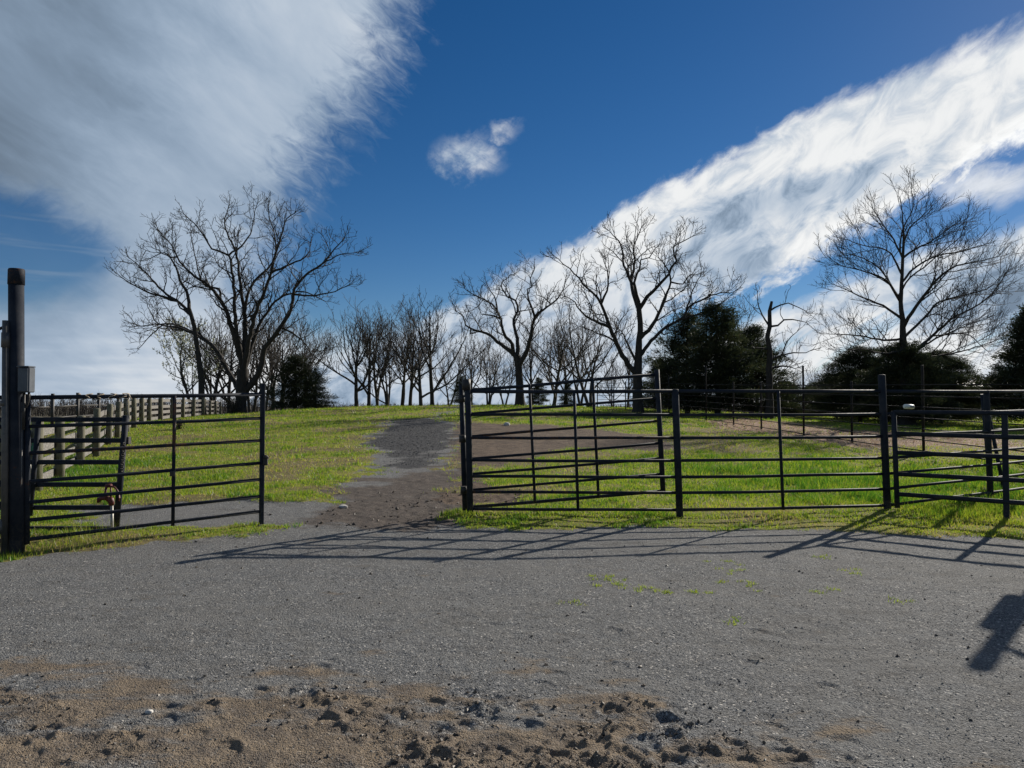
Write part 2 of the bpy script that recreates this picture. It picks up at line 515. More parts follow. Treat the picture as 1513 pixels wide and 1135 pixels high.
class MB:
    """collects shapes in one mesh; coordinates are world minus origin"""
    def __init__(s, origin=(0, 0, 0)): s.V = []; s.F = []; s.S = []; s.o = np.array(origin, float)

    def add(s, V, F, smooth):
        n = len(s.V)
        s.V += [tuple(np.asarray(v, float) - s.o) for v in V]
        for f, q in zip(F, smooth): s.F.append(tuple(i + n for i in f)); s.S.append(q)

    def tube(s, pts, r, k=10, caps=True):
        pts = [np.asarray(p, float) for p in pts]; n = len(pts)
        rr = [r] * n if np.isscalar(r) else list(r)
        V = []; F = []; S_ = []
        mean = pts[-1] - pts[0]
        ref = np.array([0, 0, 1.]) if abs(mean[2]) < .9 * np.linalg.norm(mean) + 1e-9 else np.array([1., 0, 0])
        for i in range(n):
            t = pts[min(i + 1, n - 1)] - pts[max(i - 1, 0)]; t = t / (np.linalg.norm(t) + 1e-12)
            a = np.cross(t, ref); a /= np.linalg.norm(a) + 1e-12; b = np.cross(t, a)
            for j in range(k):
                an = 2 * math.pi * j / k
                V.append(pts[i] + rr[i] * (math.cos(an) * a + math.sin(an) * b))
        for i in range(n - 1):
            for j in range(k):
                F.append((i * k + j, i * k + (j + 1) % k, (i + 1) * k + (j + 1) % k, (i + 1) * k + j)); S_.append(True)
        if caps:
            F.append(tuple(range(k - 1, -1, -1))); S_.append(False)
            F.append(tuple((n - 1) * k + j for j in range(k))); S_.append(False)
        s.add(V, F, S_); return s

    def box(s, c, size, ax=None, bev=0.0):
        """box at c, size along axes ax (3 unit vectors), chamfered edges if bev"""
        c = np.asarray(c, float); hx, hy, hz = [q / 2 for q in size]
        A = np.eye(3) if ax is None else np.array(ax, float)
        if bev <= 0:
            V = [c + sx * hx * A[0] + sy * hy * A[1] + sz * hz * A[2] for sx in (-1, 1) for sy in (-1, 1) for sz in (-1, 1)]
            F = [(0, 1, 3, 2), (4, 6, 7, 5), (0, 4, 5, 1), (2, 3, 7, 6), (0, 2, 6, 4), (1, 5, 7, 3)]
        else:
            V = []; F = []
            prof = [(-hx + bev, -hy), (hx - bev, -hy), (hx, -hy + bev), (hx, hy - bev), (hx - bev, hy), (-hx + bev, hy), (-hx, hy - bev), (-hx, -hy + bev)]
            sh = (max(hx, 1e-6) - bev) / hx; sv = (hy - bev) / hy
            for z, kx, ky in ((-hz, sh, sv), (-hz + bev, 1, 1), (hz - bev, 1, 1), (hz, sh, sv)):
                for (a, b) in prof: V.append(c + a * kx * A[0] + b * ky * A[1] + z * A[2])
            for i in range(3):
                for j in range(8): F.append((i * 8 + j, i * 8 + (j + 1) % 8, (i + 1) * 8 + (j + 1) % 8, (i + 1) * 8 + j))
            F.append(tuple(range(7, -1, -1))); F.append(tuple(range(24, 32)))
        s.add(V, F, [False] * len(F)); return s

    def torus(s, c, R, r, n1=20, n2=8, ax=None, arc=1.0):
        A = np.eye(3) if ax is None else np.array(ax, float)
        pts = [np.asarray(c) + R * (math.cos(2 * math.pi * arc * i / n1) * A[0] + math.sin(2 * math.pi * arc * i / n1) * A[1]) for i in range(n1 + 1)]
        V = []; F = []
        for i, p in enumerate(pts):
            d = p - np.asarray(c); d /= np.linalg.norm(d)
            for j in range(n2):
                a = 2 * math.pi * j / n2; V.append(p + r * (math.cos(a) * d + math.sin(a) * A[2]))
        for i in range(n1):
            for j in range(n2): F.append((i * n2 + j, i * n2 + (j + 1) % n2, (i + 1) * n2 + (j + 1) % n2, (i + 1) * n2 + j))
        s.add(V, F, [True] * len(F)); return s

    def mesh(s, name):
        me = bpy.data.meshes.new(name); me.from_pydata([tuple(map(float, v)) for v in s.V], [], s.F)
        me.polygons.foreach_set('use_smooth', np.array(s.S, bool)); me.update(); return me

    def part(s, name, mat, parent=None):
        return link(name, s.mesh(name), mat, parent)


# ------------------------------------------------------------------ materials
def new_mat(name):
    m = bpy.data.materials.new(name); m.use_nodes = True
    t = m.node_tree; X.nt = t
    return m, t, t.nodes['Principled BSDF']


def objco():
    n = X.nt.nodes.new('ShaderNodeTexCoord'); return n.outputs['Object']


def attr(a):
    n = X.nt.nodes.new('ShaderNodeAttribute'); n.attribute_name = a; return X(n.outputs['Fac'])


def bump(t, p, h, strength, dist):
    b = t.nodes.new('ShaderNodeBump'); b.inputs['Strength'].default_value = strength; b.inputs['Distance'].default_value = dist
    t.links.new(h.v, b.inputs['Height']); t.links.new(b.outputs[0], p.inputs['Normal'])


def simple(name, c1, c2, scale=8, rough=0.7, metal=0, bstr=0.15, stretch=(1, 1, 1), lo=.35, hi=.65, spec=None):
    m, t, p = new_mat(name)
    mp = t.nodes.new('ShaderNodeMapping'); mp.inputs['Scale'].default_value = stretch
    t.links.new(objco(), mp.inputs['Vector'])
    n = noise(mp.outputs[0], scale, 6, 0.6)
    n2 = noise(mp.outputs[0], scale * 7, 4, 0.6)
    t.links.new(mixc(ss(n * 0.75 + n2 * 0.25, lo, hi), c1, c2), p.inputs['Base Color'])
    p.inputs['Roughness'].default_value = rough; p.inputs['Metallic'].default_value = metal
    if spec is not None: p.inputs['Specular IOR Level'].default_value = spec
    bump(t, p, n2 * 0.6 + n * 0.4, bstr, 0.01)
    return m


M = {}
def pipe_mat(name, rust_lo, rust_hi):
    m, t, p = new_mat(name)
    geo_ = t.nodes.new('ShaderNodeNewGeometry'); g_ = geo_.outputs['Position']
    a_ = noise(g_, 5, 6, .65); b_ = noise(g_, 38, 4, .6)
    c_ = mixc(ss(a_, .3, .75), (.010, .014, .023), (.030, .034, .042))
    c_ = mixc(ss(a_ * .55 + b_ * .45, rust_lo, rust_hi), c_, (.085, .040, .022))
    sp_ = t.nodes.new('ShaderNodeSeparateXYZ'); t.links.new(g_, sp_.inputs[0])
    low = 1.0 - ss(X(sp_.outputs[2]) + (b_ - .5) * .5, .02, .5)
    c_ = mixc(low * ss(b_, .45, .65) * .6, c_, (.10, .085, .065))
    t.links.new(c_, p.inputs['Base Color'])
    t.links.new((.55 + b_ * .3).v, p.inputs['Roughness'])
    p.inputs['Specular IOR Level'].default_value = .15
    bump(t, p, b_ * .6 + a_ * .4, .2, .01)
    return m


M['pipe'] = pipe_mat('pipe_paint', .58, .70)
M['rust'] = pipe_mat('rusty_pipe', .48, .62)
M['thinpipe'] = simple('old_pipe', (.008, .009, .012), (.03, .024, .02), 4, .65, 0, .15, (1, 1, 1), .35, .65, .13)
M['conduit'] = simple('conduit_metal', (.06, .06, .058), (.11, .10, .09), 6, .5, .2, .1)
M['box'] = simple('box_paint', (.040, .050, .066), (.062, .074, .092), 12, .5, 0, .05)
M['red'] = simple('red_cast_iron', (.115, .014, .010), (.05, .013, .010), 24, .55, 0, .25, (1, 1, 1), .4, .7)
M['galv'] = simple('galvanised_pipe', (.42, .41, .37), (.26, .25, .22), 20, .5, .3, .12)
M['twine'] = simple('twine', (.42, .36, .27), (.25, .2, .15), 60, .9, 0, .3)
M['hose'] = simple('green_hose', (.02, .16, .12), (.01, .08, .06), 30, .5, 0, .1)
M['dark'] = simple('black_iron', (.012, .012, .012), (.03, .024, .02), 20, .6, 0, .2)
M['board'] = simple('weathered_board', (.22, .205, .185), (.07, .066, .06), 7, .85, 0, .5, (1, 1, 6), .35, .68)
M['wpost'] = simple('weathered_post', (.15, .14, .09), (.06, .056, .042), 6, .85, 0, .5, (4, 4, 1), .35, .7)
M['bark'] = simple('dark_bark', (.014, .012, .010), (.038, .032, .026), 5, .9, 0, .8, (3, 3, .7))
M['barkg'] = simple('grey_bark', (.025, .022, .019), (.06, .053, .045), 5, .9, 0, .7, (3, 3, .7))
M['twig'] = simple('twig_bark', (.016, .013, .011), (.036, .03, .025), 3, .9, 0, .1)
M['twigg'] = simple('grey_twig_bark', (.028, .024, .021), (.055, .047, .04), 3, .9, 0, .1)
M['white'] = simple('white_plastic', (.72, .75, .74), (.6, .63, .62), 10, .5, 0, .05)
M['stone'] = simple('pale_stone', (.55, .53, .49), (.34, .32, .29), 30, .8, 0, .4)
M['barnwall'] = simple('grey_barn_board', (.16, .18, .20), (.10, .11, .12), 2, .8, 0, .3, (6, 6, .4))
M['barnroof'] = simple('metal_roof', (.24, .26, .28), (.17, .18, .19), 2, .5, .3, .1)
M['barndark'] = simple('barn_opening_shade', (.02, .02, .022), (.04, .04, .04), 4, .7)  # near-black colour for the shade inside the barn's openings
M['blossom'] = simple('pale_blossom', (.55, .55, .36), (.42, .44, .26), 3, .8, 0, 0)


def leafy(name, c1, c2, c3, trans, attr_name='tint', tcol=None):
    m, t, p = new_mat(name)
    a = attr(attr_name)
    col = mixc(ss(a, 0.0, 0.6), c1, c2)
    col = mixc(ss(a, 0.7, 1.0), col, c3)
    o = t.nodes['Material Output']
    d = t.nodes.new('ShaderNodeBsdfDiffuse'); tr = t.nodes.new('ShaderNodeBsdfTranslucent'); mx = t.nodes.new('ShaderNodeMixShader')
    gl = t.nodes.new('ShaderNodeBsdfGlossy'); gl.inputs['Roughness'].default_value = .45; gl.inputs['Color'].default_value = (.9, .9, .9, 1)
    mx2 = t.nodes.new('ShaderNodeMixShader'); mx2.inputs[0].default_value = 0.03
    t.links.new(col, d.inputs[0]); t.links.new(col, tr.inputs[0])
    mx.inputs[0].default_value = trans
    t.links.new(d.outputs[0], mx.inputs[1]); t.links.new(tr.outputs[0], mx.inputs[2])
    t.links.new(mx.outputs[0], mx2.inputs[1]); t.links.new(gl.outputs[0], mx2.inputs[2])
    t.links.new(mx2.outputs[0], o.inputs[0])
    t.nodes.remove(p)
    return m


M['grass'] = leafy('grass_blade', (.055, .165, .012), (.29, .35, .024), (.36, .28, .10), .6)
M['cedar'] = leafy('cedar_foliage', (.016, .026, .012), (.045, .055, .024), (.085, .062, .030), .35)
M['straw'] = leafy('straw_stalk', (.30, .19, .12), (.42, .29, .19), (.5, .4, .28), .3)
M['wood_far'] = leafy('far_twigs', (.045, .038, .034), (.075, .062, .052), (.10, .09, .06), .1)
M['pebble'] = leafy('pebble_stone', (.10, .098, .09), (.19, .185, .17), (.45, .43, .39), .0)
M['pathstone'] = leafy('path_stone', (.03, .03, .032), (.09, .09, .092), (.22, .22, .22), .0)
M['clod'] = leafy('soil_clod', (.045, .036, .028), (.09, .07, .05), (.14, .11, .08), .0)

def vmap(v, sc):
    mp = X.nt.nodes.new('ShaderNodeMapping'); mp.inputs['Scale'].default_value = sc
    X.nt.links.new(v, mp.inputs['Vector']); return mp.outputs[0]


# ground
m, t, p = new_mat('ground_soil')
geo = t.nodes.new('ShaderNodeNewGeometry'); gp = geo.outputs['Position']
ag, ad, ap, ast, am, at_ = (attr(k) for k in ('grass', 'dirt', 'path', 'straw', 'mud', 'tan'))
n_big = noise(gp, 0.7, 5, .6); n_mid = noise(gp, 6, 5, .6); n_fine = noise(gp, 55, 3, .65); n_half = noise(gp, 2.2, 4, .65)
vor = t.nodes.new('ShaderNodeTexVoronoi'); vor.inputs['Scale'].default_value = 150; t.links.new(gp, vor.inputs['Vector'])
sepv = t.nodes.new('ShaderNodeSeparateColor'); t.links.new(vor.outputs['Color'], sepv.inputs[0]); cell = X(sepv.outputs[0])
vd = X(vor.outputs['Distance'])
vor2 = t.nodes.new('ShaderNodeTexVoronoi'); vor2.inputs['Scale'].default_value = 75; t.links.new(gp, vor2.inputs['Vector'])
sepv2 = t.nodes.new('ShaderNodeSeparateColor'); t.links.new(vor2.outputs['Color'], sepv2.inputs[0]); cell2 = X(sepv2.outputs[1])
vd2 = X(vor2.outputs['Distance'])
gravel = mixc(ss(cell * .6 + n_fine * .4, .2, .85), (.048, .049, .051), (.25, .25, .246))
gravel = mixc(ss(cell2, .93, .97), gravel, (.42, .40, .37))
gravel = mixc(ss(n_mid * .5 + n_big * .5, .42, .62) * 0.4, gravel, (.115, .103, .088))
pathc = mixc(ss(cell * .3 + n_fine * .3 + n_mid * .4, .3, .7), (.030, .030, .032), (.088, .087, .088))
tanc = mixc(ss(n_mid, .35, .65), (.115, .084, .057), (.225, .165, .104))
mudc = mixc(ss(n_mid * .6 + n_fine * .4, .35, .65), (.060, .046, .037), (.12, .094, .076))
dirtc = mixc(ss(n_mid * .4 + n_fine * .2 + n_half * .4, .38, .62), (.070, .050, .036), (.155, .112, .080))
bare = attr('bare')
soil = mixc(ss(n_mid * .35 + n_fine * .25 + n_half * .4, .38, .6), (.11, .135, .024), (.25, .215, .06))
strawc = mixc(ss(n_fine * .6 + n_mid * .4, .35, .6), (.18, .115, .075), (.34, .23, .155))
brk = (n_mid - .5) * .9 + (n_fine - .5) * .5 + (n_half - .5) * .9
strk = noise(vmap(gp, (1.0, 2.6, 1.0)), 1.6, 5, .6)
tn = ss(at_ * .75 + (strk - .5) * 2.1 + (n_mid - .5) * .5, .28, .66)
lm = noise(gp, 16, 5, .65)
gravel = mixc(ss(n_half * .5 + n_big * .5, .40, .60) * .35, gravel, (.21, .208, .20))
gravel = mixc(ss(n_big * .4 + strk * .6, .54, .66) * .45, gravel, (.045, .045, .045))
c = mixc(tn * 0.70, gravel, tanc)
c = mixc(ss(am + brk * .5, .35, .75) * 0.85, c, mudc)
c = mixc(ss(ad + brk * .4, .3, .7), c, dirtc)
c = mixc(ss(ap + brk * .6, .3, .7), c, pathc)
soil = mixc(ss(bare + brk * .6, .25, .75), soil, mixc(ss(n_mid, .35, .65), (.12, .105, .045), (.20, .165, .075)))
c = mixc(ss(ag + brk * .5, .35, .65), c, soil)
c = mixc(ss(ast + brk * .5, .3, .65), c, strawc)
far = attr('far')
c = mixc(far, c, mixc(ss(n_big, .4, .6), (.05, .045, .03), (.085, .07, .045)))
t.links.new(c, p.inputs['Base Color'])
p.inputs['Roughness'].default_value = .95
p.inputs['Specular IOR Level'].default_value = .15
hgt = lm * .7 + (1.0 - vd) * .35 + (1.0 - vd2) * cell2 * .6 + n_fine * .5 + n_mid * .35
bump(t, p, hgt, 1.0, .019)
M['ground'] = m

# ------------------------------------------------------------------ the ground, one sheet cut into zones
def row_positions():
    y = [-1.5]
    while y[-1] < 2.3: y.append(y[-1] + .12)
    while y[-1] < 5.3: y.append(y[-1] + .0027 * (y[-1] + 0.2))
    while y[-1] < 18: y.append(y[-1] + .0045 * (y[-1] + 0.2))
    while y[-1] < 120: y.append(y[-1] + .0105 * y[-1])
    while y[-1] < 5000: y.append(y[-1] * 1.12)
    return np.array(y)


ry = row_positions()
cu = np.concatenate([-np.geomspace(.84, 6, 22)[::-1], np.arange(-.80, .8001, .0028), np.geomspace(.84, 6, 22)])
RX = cu[None, :] * (np.maximum(ry, 2.0)[:, None] + 0.4)
RY = np.repeat(ry[:, None], len(cu), 1)
fx, fy = RX.ravel(), RY.ravel()
gm = masks(fx, fy)
fz = height(fx, fy, gm)
far_a = np.maximum(sstep(fy, 95, 130), sstep(-fx - fy * .05, 17, 26) * sstep(fy, 20, 30))
bare_a = sstep(fbm(fx, fy, 1.6, 4, 3), .49, .60) * (1 - sstep(fx, 2.2, 4.5) * (1 - sstep(fy, 15, 21)))
nr, nc = len(ry), len(cu)
idx = np.arange(nr * nc).reshape(nr, nc)
Q = np.stack([idx[:-1, :-1], idx[:-1, 1:], idx[1:, 1:], idx[1:, :-1]], -1).reshape(-1, 4)
fm = [a[Q].mean(1) for a in gm]
fgrass, fdirt, fpath, fstraw, fmud, ftan = fm
ffar = far_a[Q].mean(1)
zone = np.zeros(len(Q), int)
zone[(fmud > .5) | (fdirt > .5)] = 1
zone[fpath > .5] = 2
zone[fgrass > .5] = 3
zone[fstraw > .5] = 4
zone[ffar > .5] = 5
Vall = np.stack([fx, fy, fz], 1)
for k, nm in enumerate(['gravel_yard', 'dirt_track', 'gravel_path', 'lawn', 'straw_bed', 'far_field']):
    f = Q[zone == k]
    if len(f) == 0: continue
    u, inv = np.unique(f, return_inverse=True)
    me = np_mesh(nm, Vall[u], [inv.reshape(-1, 4)], True,
                 dict(grass=gm[0][u], dirt=gm[1][u], path=gm[2][u], straw=gm[3][u], mud=gm[4][u], tan=gm[5][u], far=far_a[u], bare=bare_a[u]))
    tag(link(nm, me, M['ground']), kind='structure')


# ------------------------------------------------------------------ trees
def unit(v): return v / (np.linalg.norm(v) + 1e-12)


def rvec():
    v = np.array([random.gauss(0, 1), random.gauss(0, 1), random.gauss(0, 1)])
    return v / (np.linalg.norm(v) + 1e-9)


def catmull(P, step):
    P = np.asarray(P, float)
    E = np.vstack([2 * P[0] - P[1], P, 2 * P[-1] - P[-2]])
    outp = []
    for i in range(1, len(E) - 2):
        p0, p1, p2, p3 = E[i - 1], E[i], E[i + 1], E[i + 2]
        n = max(1, int(np.linalg.norm(p2 - p1) / step))
        for j in range(n):
            s = j / n
            outp.append(.5 * ((2 * p1) + (-p0 + p2) * s + (2 * p0 - 5 * p1 + 4 * p2 - p3) * s * s + (-p0 + 3 * p1 - 3 * p2 + p3) * s ** 3))
    outp.append(P[-1])
    return np.array(outp)


def tubes(branches, k):
    """many tapered tubes (points, radii) in one vertex/face pair"""
    groups = {}
    for b in branches: groups.setdefault(len(b[0]), []).append(b)
    VV = []; FF = []; off = 0
    for n, bs in groups.items():
        Pn = np.array([b[0] for b in bs]); R = np.array([b[1] for b in bs]); B = len(bs)
        T = np.gradient(Pn, axis=1); T /= np.linalg.norm(T, axis=2, keepdims=True) + 1e-12
        md = Pn[:, -1] - Pn[:, 0]; md /= np.linalg.norm(md, axis=1, keepdims=True) + 1e-12
        ref = np.where(np.abs(md[:, 2:3]) > .8, np.array([[1., 0, 0]]), np.array([[0, 0, 1.]]))
        a = np.cross(md, ref)[:, None, :]
        N1 = a - (a * T).sum(2, keepdims=True) * T; N1 /= np.linalg.norm(N1, axis=2, keepdims=True) + 1e-12
        N2 = np.cross(T, N1)
        ang = np.arange(k) * 2 * math.pi / k
        ring = Pn[:, :, None, :] + R[:, :, None, None] * (np.cos(ang)[None, None, :, None] * N1[:, :, None, :] + np.sin(ang)[None, None, :, None] * N2[:, :, None, :])
        VV.append(ring.reshape(-1, 3))
        ids = np.arange(B * n * k).reshape(B, n, k) + off
        nx = np.roll(ids, -1, axis=2)
        FF.append(np.stack([ids[:, :-1], nx[:, :-1], nx[:, 1:], ids[:, 1:]], -1).reshape(-1, 4))
        off += B * n * k
    return np.vstack(VV), np.vstack(FF)


STY = {
    # spacing per level, length factors, angle range, gnarl, upward pull
    'walnut': dict(sp=(.52, .31, .22), ln=(2.7, 1.1, .50), ang=(38, 76), gn=.33, up=.10, rt=.018),
    'spread': dict(sp=(.40, .27, .20), ln=(3.0, 1.3, .60), ang=(26, 62), gn=.20, up=.07, rt=.0125),
    'back': dict(sp=(.62, .44, .34), ln=(2.7, 1.25, .60), ang=(28, 60), gn=.24, up=.10, rt=.017),
    'dead': dict(sp=(.9, .5, .4), ln=(1.6, .8, .4), ang=(35, 75), gn=.36, up=.08, rt=.016),
}


def walk(p, d, L, n, gn, up):
    pts = [p]; st = L / n
    for i in range(n):
        d = unit(d + rvec() * gn + np.array([0, 0, up]))
        p = p + d * st; pts.append(p)
    return np.array(pts)


def sprout(pts, rr, level, sty, outl, maxlev=3, t0=.22):
    """children along a branch"""
    seg = np.linalg.norm(np.diff(pts, axis=0), axis=1); cum = np.concatenate([[0], np.cumsum(seg)]); L = cum[-1]
    sp = sty['sp'][level]
    s = L * t0 + random.random() * sp
    while s < L * 1.0:
        i = min(int(np.searchsorted(cum, s)) - 1, len(seg) - 1); i = max(i, 0)
        f = (s - cum[i]) / (seg[i] + 1e-9)
        p = pts[i] * (1 - f) + pts[i + 1] * f
        r = rr[i] * (1 - f) + rr[i + 1] * f
        t = unit(pts[i + 1] - pts[i])
        pv = unit(np.cross(t, rvec()))
        a = rad(random.uniform(*sty['ang']))
        d = unit(t * math.cos(a) + pv * math.sin(a))
        d[2] += .18 if d[2] > -.2 else .35
        tt = s / L
        Lc = sty['ln'][level] * random.uniform(.5, 1.25) * (1.1 - .55 * tt)
        Lc = min(Lc, L * .8)
        n = (6, 5, 3)[level]
        c = walk(p, unit(d), Lc, n, sty['gn'], sty['up'])
        r0 = min(r * .62, .016 + .020 * Lc) if level == 0 else min(r * .7, sty['rt'] * 1.15 + .010 * Lc)
        r1 = sty['rt'] * (.9, .7, .55)[level]
        r0 = max(r0, r1)
        rc = np.linspace(r0, r1, n + 1)
        outl.append((c, rc, level))
        if level + 1 < maxlev: sprout(c, rc, level + 1, sty, outl, maxlev, .2)
        s += sp * random.uniform(.6, 1.4) * (1.25 - .5 * tt)


def traced_tree(name, label, base_px, Y, trunk, limbs, style, conv, seed, bark='bark', twig='twig', name_group=None, dyscale=3.0, size=1.0):
    """trunk: [(x,y,width_px)...], limbs: list of ([(x,y)...], w0, w1) in crop pixels; conv maps crop to photo pixels"""
    random.seed(seed)
    sty = STY[style]
    sc = Y / 1080.0
    tp = [conv(a, b) for a, b, w in trunk]
    P3 = [at(a, b, Y) for a, b in tp]
    bx, by = P3[0][0], Y
    g = H(bx, by)
    P3[0][2] = g - .15
    root = thing(name, label, 'tree', (bx, by, g), name_group)
    o = np.array([bx, by, g])
    pts = catmull(P3, .5)
    wtr = np.interp(np.linspace(0, 1, len(pts)), np.linspace(0, 1, len(trunk)), [w * 1.18 * sc / 2 for _, _, w in trunk])
    wtr[0] *= 1.35
    if len(wtr) > 2: wtr[1] *= 1.1
    pts = pts + RNG.normal(0, .02, pts.shape)
    sk_px = [np.array(conv(a, b)) for a, b, w in trunk]
    skel = [(pts, wtr)]
    V, Fq = tubes([(pts - o, wtr)], 12)
    link('trunk', np_mesh('trunk', V, [Fq]), M[bark], root)
    kids = []
    for (lp, w0, w1) in limbs:
        L3 = [at(*conv(a, b), Y) for a, b in lp]
        # snap the start onto what is there already
        best = None
        for (sp_, sr_) in skel:
            d = np.hypot(sp_[:, 0] - L3[0][0], sp_[:, 2] - L3[0][2]); i = int(np.argmin(d))
            if best is None or d[i] < best[0]: best = (d[i], sp_[i], sr_[i])
        y0 = best[1][1]
        L3[0] = best[1].copy()
        n = len(L3)
        end = random.choice((-1, 1)) * random.uniform(.35, 1) * dyscale
        Ltot = sum(np.linalg.norm(np.array(L3[i + 1]) - np.array(L3[i])) for i in range(n - 1))
        end *= min(1, Ltot / 7)
        for i in range(1, n):
            yy = y0 + end * (i / (n - 1)) ** .9
            L3[i] = at(*conv(*lp[i]), yy)
        lpnts = catmull(L3, .35)
        k = len(lpnts)
        jit = np.array([rvec() for _ in range(k)]) * (.045 if style == 'walnut' else .025)
        jit[0] = 0
        lpnts = lpnts + jit
        r0 = min(w0 * 1.42 * sc / 2, best[2] * .97); r1 = max(w1 * 1.3 * sc / 2, .02)
        lr = r0 + (r1 - r0) * np.linspace(0, 1, k) ** .8
        skel.append((lpnts, lr))
        V, Fq = tubes([(lpnts - o, lr)], 8)
        link('limb', np_mesh('limb', V, [Fq]), M[bark], root)
        sprout(lpnts, lr, 0, sty, kids)
        # the limb ends in a spray
        for q in range(3):
            d = unit(unit(lpnts[-1] - lpnts[-3]) + rvec() * .5)
            c = walk(lpnts[-1], d, random.uniform(.7, 1.4), 5, sty['gn'], sty['up'])
            rc = np.linspace(max(r1 * .7, sty['rt']), sty['rt'] * .6, 6); kids.append((c, rc, 1)); sprout(c, rc, 2, sty, kids)
    V, Fq = tubes([(c - o, rc) for c, rc, lv in kids], 3)
    link('crown', np_mesh('crown', V, [Fq]), M[twig], root)
    root.scale = (size, size, size)
    return root


def cv(scale, ox, oy): return lambda a, b: (a / scale + ox, b / scale + oy)


c4 = cv(2.988, 150, 260)
T = {}
T['big'] = traced_tree('walnut_tree', 'largest bare tree on the left, thick trunk fanning into many stems by the board fence', None, 50,
    [(612, 1062, 15), (618, 960, 14), (624, 880, 16), (628, 835, 15)],
    [([(610, 950), (545, 830), (490, 740), (430, 690)], 6, 4.5),
     ([(618, 850), (600, 740), (570, 640), (530, 530), (470, 450), (400, 400), (340, 350), (290, 260), (230, 190)], 7.5, 1),
     ([(624, 850), (610, 740), (592, 640), (585, 500), (575, 380), (555, 300), (480, 270), (430, 190), (350, 110)], 6.5, 1),
     ([(628, 850), (630, 740), (635, 600), (612, 430), (597, 310), (560, 220), (540, 150), (560, 60)], 7, 1),
     ([(630, 850), (640, 720), (634, 560), (650, 480), (690, 410), (740, 370), (780, 300), (775, 220), (745, 100)], 6, 1),
     ([(630, 860), (650, 720), (690, 560), (740, 440), (770, 330), (800, 240), (830, 130), (870, 100)], 7.5, 1),
     ([(632, 880), (665, 730), (720, 600), (790, 510), (860, 480), (930, 480), (1010, 520)], 6, 1),
     ([(630, 955), (700, 860), (730, 740), (790, 660), (850, 560), (870, 460), (930, 390), (1000, 340), (1060, 270), (1110, 210)], 8, 1),
     ([(1000, 340), (1080, 300), (1160, 290)], 2.4, .8),
     ([(800, 650), (860, 670), (920, 720), (960, 790)], 3, .8),
     ([(597, 310), (650, 220), (690, 60)], 3, .8),
     ([(750, 400), (850, 345), (930, 300), (950, 220)], 3, .8),
     ([(870, 490), (960, 490), (1060, 470), (1130, 440)], 2.6, .8),
     ([(530, 530), (510, 460), (440, 440), (410, 360), (380, 200)], 3, .8),
     ([(340, 350), (280, 310), (210, 270)], 2.5, .8),
     ([(430, 690), (360, 650), (300, 630), (210, 630), (110, 640)], 4, .9)],
    'walnut', c4, 11, size=.935)
T['slender'] = traced_tree('walnut_tree', 'slender bare tree with one leaning dark trunk at the end of the board fence', None, 48,
    [(447, 1045, 9), (440, 900, 8), (425, 760, 7), (405, 640, 6), (385, 560, 5)],
    [([(398, 610), (360, 550), (300, 510), (240, 460), (180, 390), (110, 330)], 4.5, .9),
     ([(385, 560), (380, 500), (340, 430), (320, 360), (270, 300), (200, 330)], 4, .8),
     ([(410, 670), (330, 650), (240, 630), (190, 550)], 3.5, .8),
     ([(300, 510), (210, 490), (120, 450), (50, 400)], 3, .8),
     ([(240, 630), (200, 690), (150, 750)], 2, .7),
     ([(380, 600), (330, 540), (330, 470), (300, 420)], 2.4, .7)],
    'walnut', c4, 12, size=.95)
cm = cv(4.367, 660, 360)
T['mid'] = traced_tree('walnut_tree', 'bare crooked tree on the crest right of the gate post, forking low into wide arms', None, 52,
    [(475, 1055, 14), (470, 900, 11), (462, 760, 10), (452, 690, 10)],
    [([(450, 690), (400, 650), (330, 600), (260, 540), (190, 510), (120, 490), (80, 460), (60, 400), (10, 365)], 6, .9),
     ([(440, 670), (420, 600), (370, 550), (345, 490), (335, 420), (310, 370), (270, 310), (190, 260), (120, 230), (80, 200)], 5.5, .9),
     ([(455, 690), (455, 590), (440, 500), (425, 420), (460, 360), (440, 290), (380, 260), (340, 170), (400, 110)], 5.5, .9),
     ([(465, 740), (520, 650), (545, 570), (560, 470), (580, 400), (640, 350), (700, 310), (740, 270), (790, 200), (800, 150)], 6.5, .9),
     ([(580, 400), (570, 350), (530, 270), (530, 200), (560, 180), (550, 120), (580, 60)], 4, .8),
     ([(335, 420), (270, 390), (190, 380), (170, 330)], 3, .8),
     ([(700, 310), (650, 260), (600, 240)], 2.4, .8),
     ([(310, 370), (300, 280), (240, 180)], 2.6, .8),
     ([(100, 480), (110, 530), (150, 520), (170, 460)], 2.4, .8)],
    'walnut', cm, 13, size=.89)
c5 = cv(3.547, 800, 300)
